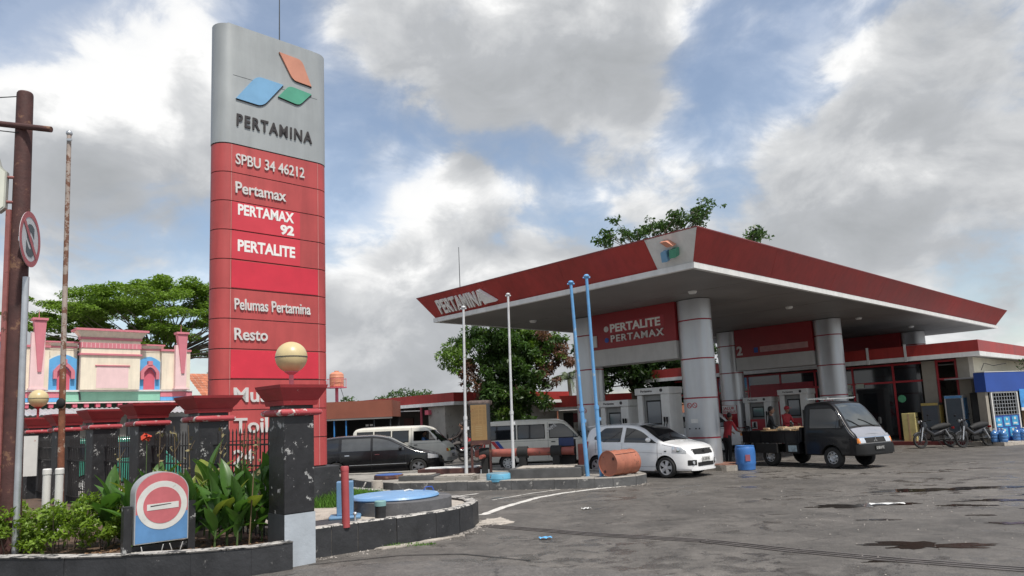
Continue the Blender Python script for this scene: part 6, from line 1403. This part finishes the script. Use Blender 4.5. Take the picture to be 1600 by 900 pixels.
# mango tree with dead brown clumps
def bushy(name, label, loc, blobs, n, size, seed, mats, frac, trunk_h, r0, kindw=None, lean=(0, 0)):
    t = thing(name, label, 'tree', loc, 0); rs = np.random.RandomState(seed); C = []; MI = []; tips = []
    for (x, y, z, r, *k) in blobs:
        tips.append(Vector((x, y, z))); mi = k[0] if k else None
        sub = max(7, int(14*r))
        for q in range(sub):
            d = rs.normal(size=3); d /= np.linalg.norm(d); c = np.array((x, y, z))+d*r*rs.uniform(.25, 1.0); rr_ = r*rs.uniform(.26, .5)
            m = int(n*rr_**2/(.3*.3)*.5); C.append(clump(rs, c, (rr_, rr_, rr_*.8), m, .15))
            kk = mi if (mi is not None and rs.rand() < .8) else rs.choice(len(frac), p=frac); MI += [kk]*m
    branch_tree(t, trunk_h, r0, tips, seed, BARK, .2, lean, 5)
    leaves_mesh('crown', np.vstack(C), size, mats, t, seed+9, flat=.1, aspect=.36, mi=MI, droop=.35)
    return t
mb_ = [(-3.0,0,4.55,.75,1),(-2.6,-.4,4.0,.7,1),(-1.9,.3,4.9,.9,0),(-2.0,-.3,3.6,.8,2),(-1.0,-.6,5.2,1.0,0),(-.9,0,4.2,1.0,0),(-.4,-.5,3.3,1.0,0),(.3,-.4,5.1,1.0,0),(1.1,-.2,5.0,.9,1),(.6,-.6,4.1,1.0,0),(1.6,-.3,4.4,.9,0),(2.2,0,4.8,.9,2),(2.6,-.3,4.1,.8,2),(2.8,.2,4.9,.6,1),(1.2,-.6,3.2,1.0,0),(2.0,-.2,3.3,.8,2),(-.8,-.6,2.5,.9,0),(.2,-.7,2.2,1.0,1),(1.2,-.6,2.2,.9,0),(-1.5,-.2,2.9,.7,2),(-.5,-.7,1.4,.8,0),(.7,-.7,1.3,.8,0),(.1,.6,4.6,1.4,0),(0,.6,3,1.3,0)]
bushy('mango_tree', 'dense dark green tree with dead brown patches behind the flag poles', (-.35, 37.0, 0), [(x*.98, y, z*1.13+.2, r*1.05, k) for x, y, z, r, k in mb_], 110, .24, 11, [LEAFM, LEAFMB, LEAFB], [.6, .25, .15], 2.6, .24)
# dark trees beyond the canopy
bl1 = [(-2.4,0,4.9,1.2,0),(-1.0,0,5.4,1.4,0),(.6,-.3,5.2,1.4,0),(2.0,0,5.0,1.3,0),(-1.4,-.3,3.9,1.1,0),(.2,-.3,4.2,1.1,0),(1.6,-.2,3.8,1.2,0),(2.9,0,4.2,1.0,0),(-2.6,0,3.6,.8,0),(.2,0,7.2,1.3,0),(1.8,0,8.0,1.2,0),(-1.0,0,8.4,1.0,0),(.9,0,3.0,1.2,0),(1.7,.2,2.4,1.0,0),(2.5,0,3.0,1.0,0)]
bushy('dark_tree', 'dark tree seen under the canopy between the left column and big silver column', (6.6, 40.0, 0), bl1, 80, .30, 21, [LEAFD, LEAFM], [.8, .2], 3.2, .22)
bl2 = [(-1.6,0,4.6,1.1,0),(0,0,4.9,1.2,0),(1.6,-.2,4.8,1.2,0),(3.0,0,4.4,1.1,0),(-1.2,-.2,3.5,.9,0),(.6,0,3.7,.8,0),(2.6,0,3.4,.9,0),(4.2,0,4.0,1.0,0),(5.4,0,4.3,1.0,0),(-.6,0,2.7,.6,0)]
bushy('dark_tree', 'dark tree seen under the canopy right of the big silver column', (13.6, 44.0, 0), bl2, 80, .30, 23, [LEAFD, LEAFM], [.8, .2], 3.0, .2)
# sparse twigs above the canopy roof
def sparse(name, label, loc, groups, seed, size=.28, h=8, r0=.25):
    t = thing(name, label, 'tree', loc, 0); rs = np.random.RandomState(seed); C = []; tips = []
    for x, z, w_, k in groups:
        for q in range(k):
            c = Vector((x+rs.uniform(-w_, w_), rs.uniform(-1.2, 1.2), z+rs.uniform(-w_, w_)*.6)); tips.append(c); C.append(clump(rs, c, (.42, .42, .30), 26, .1))
            for _ in range(2): c2 = c+Vector((rs.uniform(-.6, .6), rs.uniform(-.4, .4), rs.uniform(-.5, .1))); C.append(clump(rs, c2, (.28, .28, .2), 10, .1))
    branch_tree(t, h, r0, tips, seed, BARK, .3, (0, 0), 5); leaves_mesh('crown', np.vstack(C), size, [LEAFM], t, seed, flat=.1, aspect=.5); return t
sparse('thin_tree', 'thin leafed tree whose top shows above the canopy left of its white corner', (9.4, 47.0, 0), [(-2.4,14.0,.7,6),(-1.0,13.6,.7,6),(.2,14.2,.7,7),(1.4,14.3,.8,9),(2.0,14.9,.5,5),(3.5,14.8,.6,8),(4.0,15.6,.5,5),(-3.2,13.2,.5,3)], 31)
sparse('thin_tree', 'thin tree top just showing above the canopy right of its white corner', (16.3, 47.0, 0), [(0,13.4,.4,4),(.5,13.2,.4,3)], 33)
sparse('thin_tree', 'low wispy tree above the red roof right of the water tank', (-8.0, 50.0, 0), [(-2.6,3.4,.6,4),(-1.6,3.3,.5,4),(-.4,3.7,.6,5),(.8,3.9,.6,6),(1.6,3.6,.5,4),(-3.6,3.6,.3,2)], 35, .22, 2, .12)
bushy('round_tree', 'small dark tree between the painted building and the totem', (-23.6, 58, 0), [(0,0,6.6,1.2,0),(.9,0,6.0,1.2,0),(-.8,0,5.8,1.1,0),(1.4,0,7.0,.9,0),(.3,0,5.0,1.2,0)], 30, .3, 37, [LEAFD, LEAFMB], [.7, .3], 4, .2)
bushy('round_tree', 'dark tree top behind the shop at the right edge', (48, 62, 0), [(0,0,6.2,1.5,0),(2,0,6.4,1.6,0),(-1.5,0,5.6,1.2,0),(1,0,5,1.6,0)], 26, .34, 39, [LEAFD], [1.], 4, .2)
bushy('low_bush', 'green bush behind the stripes minibus under the left column', (3.6, 33.5, 0), [(0,0,1.1,.6,0),(.5,0,1.5,.5,1),(-.3,0,1.6,.45,1),(.2,.2,.6,.6,0)], 40, .14, 41, [LEAFM, LEAFMB], [.5, .5], .8, .05)
bushy('hedge_bush', 'dark green bush above the blue kiosk at the right edge', site(23.5, -1.9), [(0,0,2.9,.7,0),(.8,0,3.0,.7,0),(.2,.2,2.0,.8,0),(-.6,0,2.3,.6,0)], 36, .16, 43, [LEAFD, LEAFM], [.6, .4], 1.6, .06)
# palm
pt = thing('palm_tree', 'palm tree with drooping fronds left of the left column', 'tree', (3.55, 47.0, 0), 0)
MB().path([(0, 0, 0), (.1, 0, 2), (0, 0, 4.2)], [.16, .13, .11], 8).build('trunk', BARK, pt, smooth=60)
rs = np.random.RandomState(8)
for k in range(15):
    a = k*2.4; L = rs.uniform(1.6, 2.2); el = rs.uniform(.2, 1.2); pts = []
    for i in range(9): s_ = i/8; pts.append(Vector((math.cos(a)*L*s_*math.cos(el), math.sin(a)*L*s_*math.cos(el), 4.2+L*s_*math.sin(el)-1.1*s_*s_*L*.7)))
    fr = MB(); fr.path(pts, [.02]*8+[.005], 4)
    for i in range(1, 9):
        d = (pts[i]-pts[i-1]).normalized(); sd = d.cross(Vector((0, 0, 1))).normalized()
        for q in range(3):
            b = pts[i-1]+(pts[i]-pts[i-1])*(q/3)
            for sg in (1, -1): e = b+sd*sg*.42*(1-.5*i/9)+d*.22+Vector((0, 0, -.16)); fr.add([b, b+d*.05, e], [(0, 1, 2)])
    fr.build('frond', M('palm_leaf', (.07, .095, .04), .6, var=.3, island=.4), pt)
# leafy shrub, lower left
sh = thing('leafy_shrub', 'bright green leafy shrub filling the lower left corner', 'shrub', (-6.3, 9.85, .27), 0)
rs = np.random.RandomState(12); C = []; st = MB()
for k in range(150):
    x = rs.uniform(-1.6, 1.15); y = rs.uniform(-.42, .75); top = .62+.10*math.sin(x*3.1)+.06*math.sin(x*7+y*3)-(.28*max(0, x-.6)/.55)**1 - (.16 if y < -.25 else 0)
    z = rs.uniform(.12, 1.0)**.7*top
    C.append(clump(rs, (x, y, z), (.13, .13, .09), 46, .1)); 
    if k % 3 == 0: st.path([(x*.9, y*.8, 0), (x, y, z)], [.008, .004], 4)
st.build('stems', BARK, sh)['kind'] = 'stuff'; leaves_mesh('foliage', np.vstack(C), .085, LEAFS, sh, 5, flat=.25, aspect=.42)
# canna plants
LEAFY = leafy(M('canna_leaf_yellow', (.20, .24, .045), .45, var=.3, scale=4)); LEAFDRY = M('canna_leaf_dry', (.20, .13, .06), .8, var=.35, scale=6)
def canna(loc, n, h, seed, label):
    t = thing('canna_plant', label, 'plant', loc, 0, 'broad leaved plants in the bed'); rs = random.Random(seed)
    MB().path([(0, 0, 0), (.02, 0, h*.5), (.0, .02, h)], [.014, .012, .006], 6).build('stem', M('stem_green', (.08, .13, .04), .6), t)
    for k in range(n):
        a = k*2.399+rs.uniform(-.4, .4); z0 = h*.9*(.18+.70*k/max(1, n-1)); L = rs.uniform(.30, .60); wd = L*rs.uniform(.34, .46); el = R(rs.uniform(35, 78) if k < n-2 else rs.uniform(70, 86)); dr = rs.uniform(.15, .75)
        g = []
        for i in range(9):
            s_ = i/8; e = el-dr*s_*1.3; r_ = L*s_
            cx = sum(L/8*math.cos(el-dr*(q/8)*1.3) for q in range(i)); cz = sum(L/8*math.sin(el-dr*(q/8)*1.3) for q in range(i))
            hw = wd/2*max(.03, math.sin(math.pi*min(1, .06+s_*.94)**.85)) if i < 8 else .003
            row = []
            for j in range(-2, 3): f = j/2; lift = abs(f)*hw*.38; row.append((math.cos(a)*(cx-lift*math.sin(e))-math.sin(a)*hw*f, math.sin(a)*(cx-lift*math.sin(e))+math.cos(a)*hw*f, z0+cz+lift*math.cos(e)))
            g.append(row)
        MB().grid(g).build('leaf', LEAFC if rs.random() > .14 else (LEAFY if rs.random() > .4 else LEAFDRY), t, smooth=60)
cl = 'broad leaved green plant growing behind the no entry sign'
for k, (x, y, n, h) in enumerate([(-5.15,9.75,9,.6),(-5.3,9.95,9,.8),(-4.95,10.2,9,.9),(-5.0,9.9,9,.7),(-5.6,10.0,8,.75),(-5.25,10.3,8,.85),(-5.05,10.7,8,.8),(-5.9,10.6,7,.75),(-4.75,10.0,7,.55),(-5.45,11.0,7,.9)]): canna((x, y, .27), n, h, 50+k, 'broad leaved green plant left of the no entry sign')
for k, (x, y, n, h) in enumerate([(-4.05,9.75,9,.82),(-3.8,10.0,9,.95),(-4.2,10.25,9,1.0),(-3.6,9.8,8,.70),(-3.95,9.5,8,.62),(-4.4,10.4,9,1.05),(-3.45,10.1,8,.98),(-4.45,9.85,8,.72),(-4.6,10.7,8,.95),(-4.1,10.7,7,1.0),(-3.7,9.6,9,.75),(-4.3,9.6,9,.7),(-3.5,9.95,9,.85),(-4.0,10.0,10,.9),(-3.85,9.65,10,.8)]): canna((x, y, .27), n, h, 70+k, 'broad leaved green plant between the no entry sign and nearest pillar')
for k, (x, y, h) in enumerate([(-3.55,9.62,1.55),(-3.7,10.1,1.6),(-4.3,10.3,1.55),(-4.75,10.6,1.6),(-5.1,10.9,1.6),(-5.5,11.1,1.55),(-3.95,10.3,1.45),(-6.0,11.0,1.5)]):
    t = thing('dry_stalk', 'thin dry stalk standing among the broad leaved plants', 'stalk', (x, y, .27), 0, 'dry stalks in the bed'); rs_ = random.Random(k)
    q = rs_.uniform(-.12, .12); MB().path([(0, 0, 0), (q*.5, .02, h*.5), (q, 0, h)], [.010, .008, .004], 5).build('stem', M('stalk_brown', (.16, .11, .06), .8), t)
    MB().path([(q*.8, 0, h*.75), (q*.8+.08, .02, h*.86)], [.005, .003], 4).build('twig', MATS['stalk_brown'], t)
    leaves_mesh('dry_leaves', np.array([(q+rs_.uniform(-.05, .05), rs_.uniform(-.03, .03), h*rs_.uniform(.45, .98)) for _ in range(14)]), .07, M('dry_leaf', (.20, .17, .08), .8), t, k)
MB_ = thing('red_flower', 'small red flower above the plants by the third pillar', 'flower', (-5.62, 11.0, .27), 0)
MB().tube((0, 0, 0), (0, 0, 1.42), .006, n=5).build('stem', MATS['stem_green'], MB_); leaves_mesh('petals', clump(np.random.RandomState(1), (0, 0, 1.46), (.06, .06, .05), 16, .2), .09, M('petal_red', (.5, .05, .02), .6), MB_, 3, aspect=.7)
# ground litter in bed: dead leaves
lc = np.c_[np.random.uniform(-5.6, -3.2, 260), np.random.uniform(9.1, 10.2, 260), np.full(260, .285)]
o = leaves_mesh('dead_leaves', lc, .07, M('dead_leaf', (.22, .13, .07), .9, island=.4), None, 4, flat=.85); tag(o, kind='stuff')
# grass by the totem plinth
def grass(cx, cy, rx, ry, n, h, seed, z):
    rs = np.random.RandomState(seed); v = []; f = []
    for k in range(n):
        a = rs.uniform(0, 6.28); r = math.sqrt(rs.rand()); x, y = cx+rx*r*math.cos(a), cy+ry*r*math.sin(a); hh = h*rs.uniform(.4, 1.1)*(1.15-.6*r); b = rs.uniform(0, 6.28); w = .007
        dx, dy = math.cos(b), math.sin(b); lx_, ly = rs.uniform(-.5, .5)*hh, rs.uniform(-.5, .5)*hh; i = len(v)
        v += [(x-dx*w, y-dy*w, z), (x+dx*w, y+dy*w, z), (x+lx_*.4+dx*w*.7, y+ly*.4+dy*w*.7, z+hh*.6), (x+lx_, y+ly, z+hh), (x+lx_*.4-dx*w*.7, y+ly*.4-dy*w*.7, z+hh*.6)]; f.append((i, i+1, i+2, i+3, i+4))
    mb = MB(); mb.v = v; mb.f = f; mb.m = [0]*len(f); return tag(mb.build('grass', GRASS), kind='stuff')
grass(-3.25, 13.4, .85, .55, 3200, .26, 1, .35); grass(-3.9, 14.6, 1.2, .8, 2600, .22, 2, .35)
grass(-1.75, 10.72, .55, .10, 260, .05, 3, .005)
# grit and pebbles lying along the kerbs and puddles
rs = np.random.RandomState(5); gm = MB()
for k in range(900):
    q = rs.rand()
    if q < .35: i = rs.randint(0, 7); t_ = rs.rand(); a_, b_ = isl[i], isl[i+1]; x, y = a_[0]+(b_[0]-a_[0])*t_+abs(rs.normal())*.12+.03, a_[1]+(b_[1]-a_[1])*t_-abs(rs.normal())*.12-.03
    elif q < .55: i = rs.randint(2, 9); t_ = rs.rand(); a_, b_ = isl2[i], isl2[i+1]; x, y = a_[0]+(b_[0]-a_[0])*t_+abs(rs.normal())*.06, a_[1]+(b_[1]-a_[1])*t_-abs(rs.normal())*.2-.03
    else: x, y = rs.normal(7, 2.2), rs.normal(11.5, 2.4)
    r_ = rs.uniform(.006, .02) if q < .55 else rs.uniform(.006, .014); gm.add([(x-r_, y-r_*.8, .004), (x+r_, y-r_*.6, .004), (x+r_*.7, y+r_, .004), (x-r_*.8, y+r_*.8, .004), (x+rs.uniform(-.3, .3)*r_, y, .004+r_*rs.uniform(.7, 1.2))], [(0, 1, 4), (1, 2, 4), (2, 3, 4), (3, 0, 4)])
tag(gm.build('grit', M('grit', (.24, .22, .20), .9, island=.6)), kind='stuff')
# scrub beyond the site
rs = np.random.RandomState(77); C = []
for k in range(620):
    a = R(rs.uniform(-75, 80)); d = rs.uniform(95, 130); c = (math.sin(a)*d, math.cos(a)*d, rs.uniform(.5, 3.6)); C.append(clump(rs, c, (2.2, 2.2, 1.3), 26, .1))
o = leaves_mesh('distant_trees', np.vstack(C), 1.1, LEAFD, None, 6, aspect=.6); tag(o, kind='stuff')
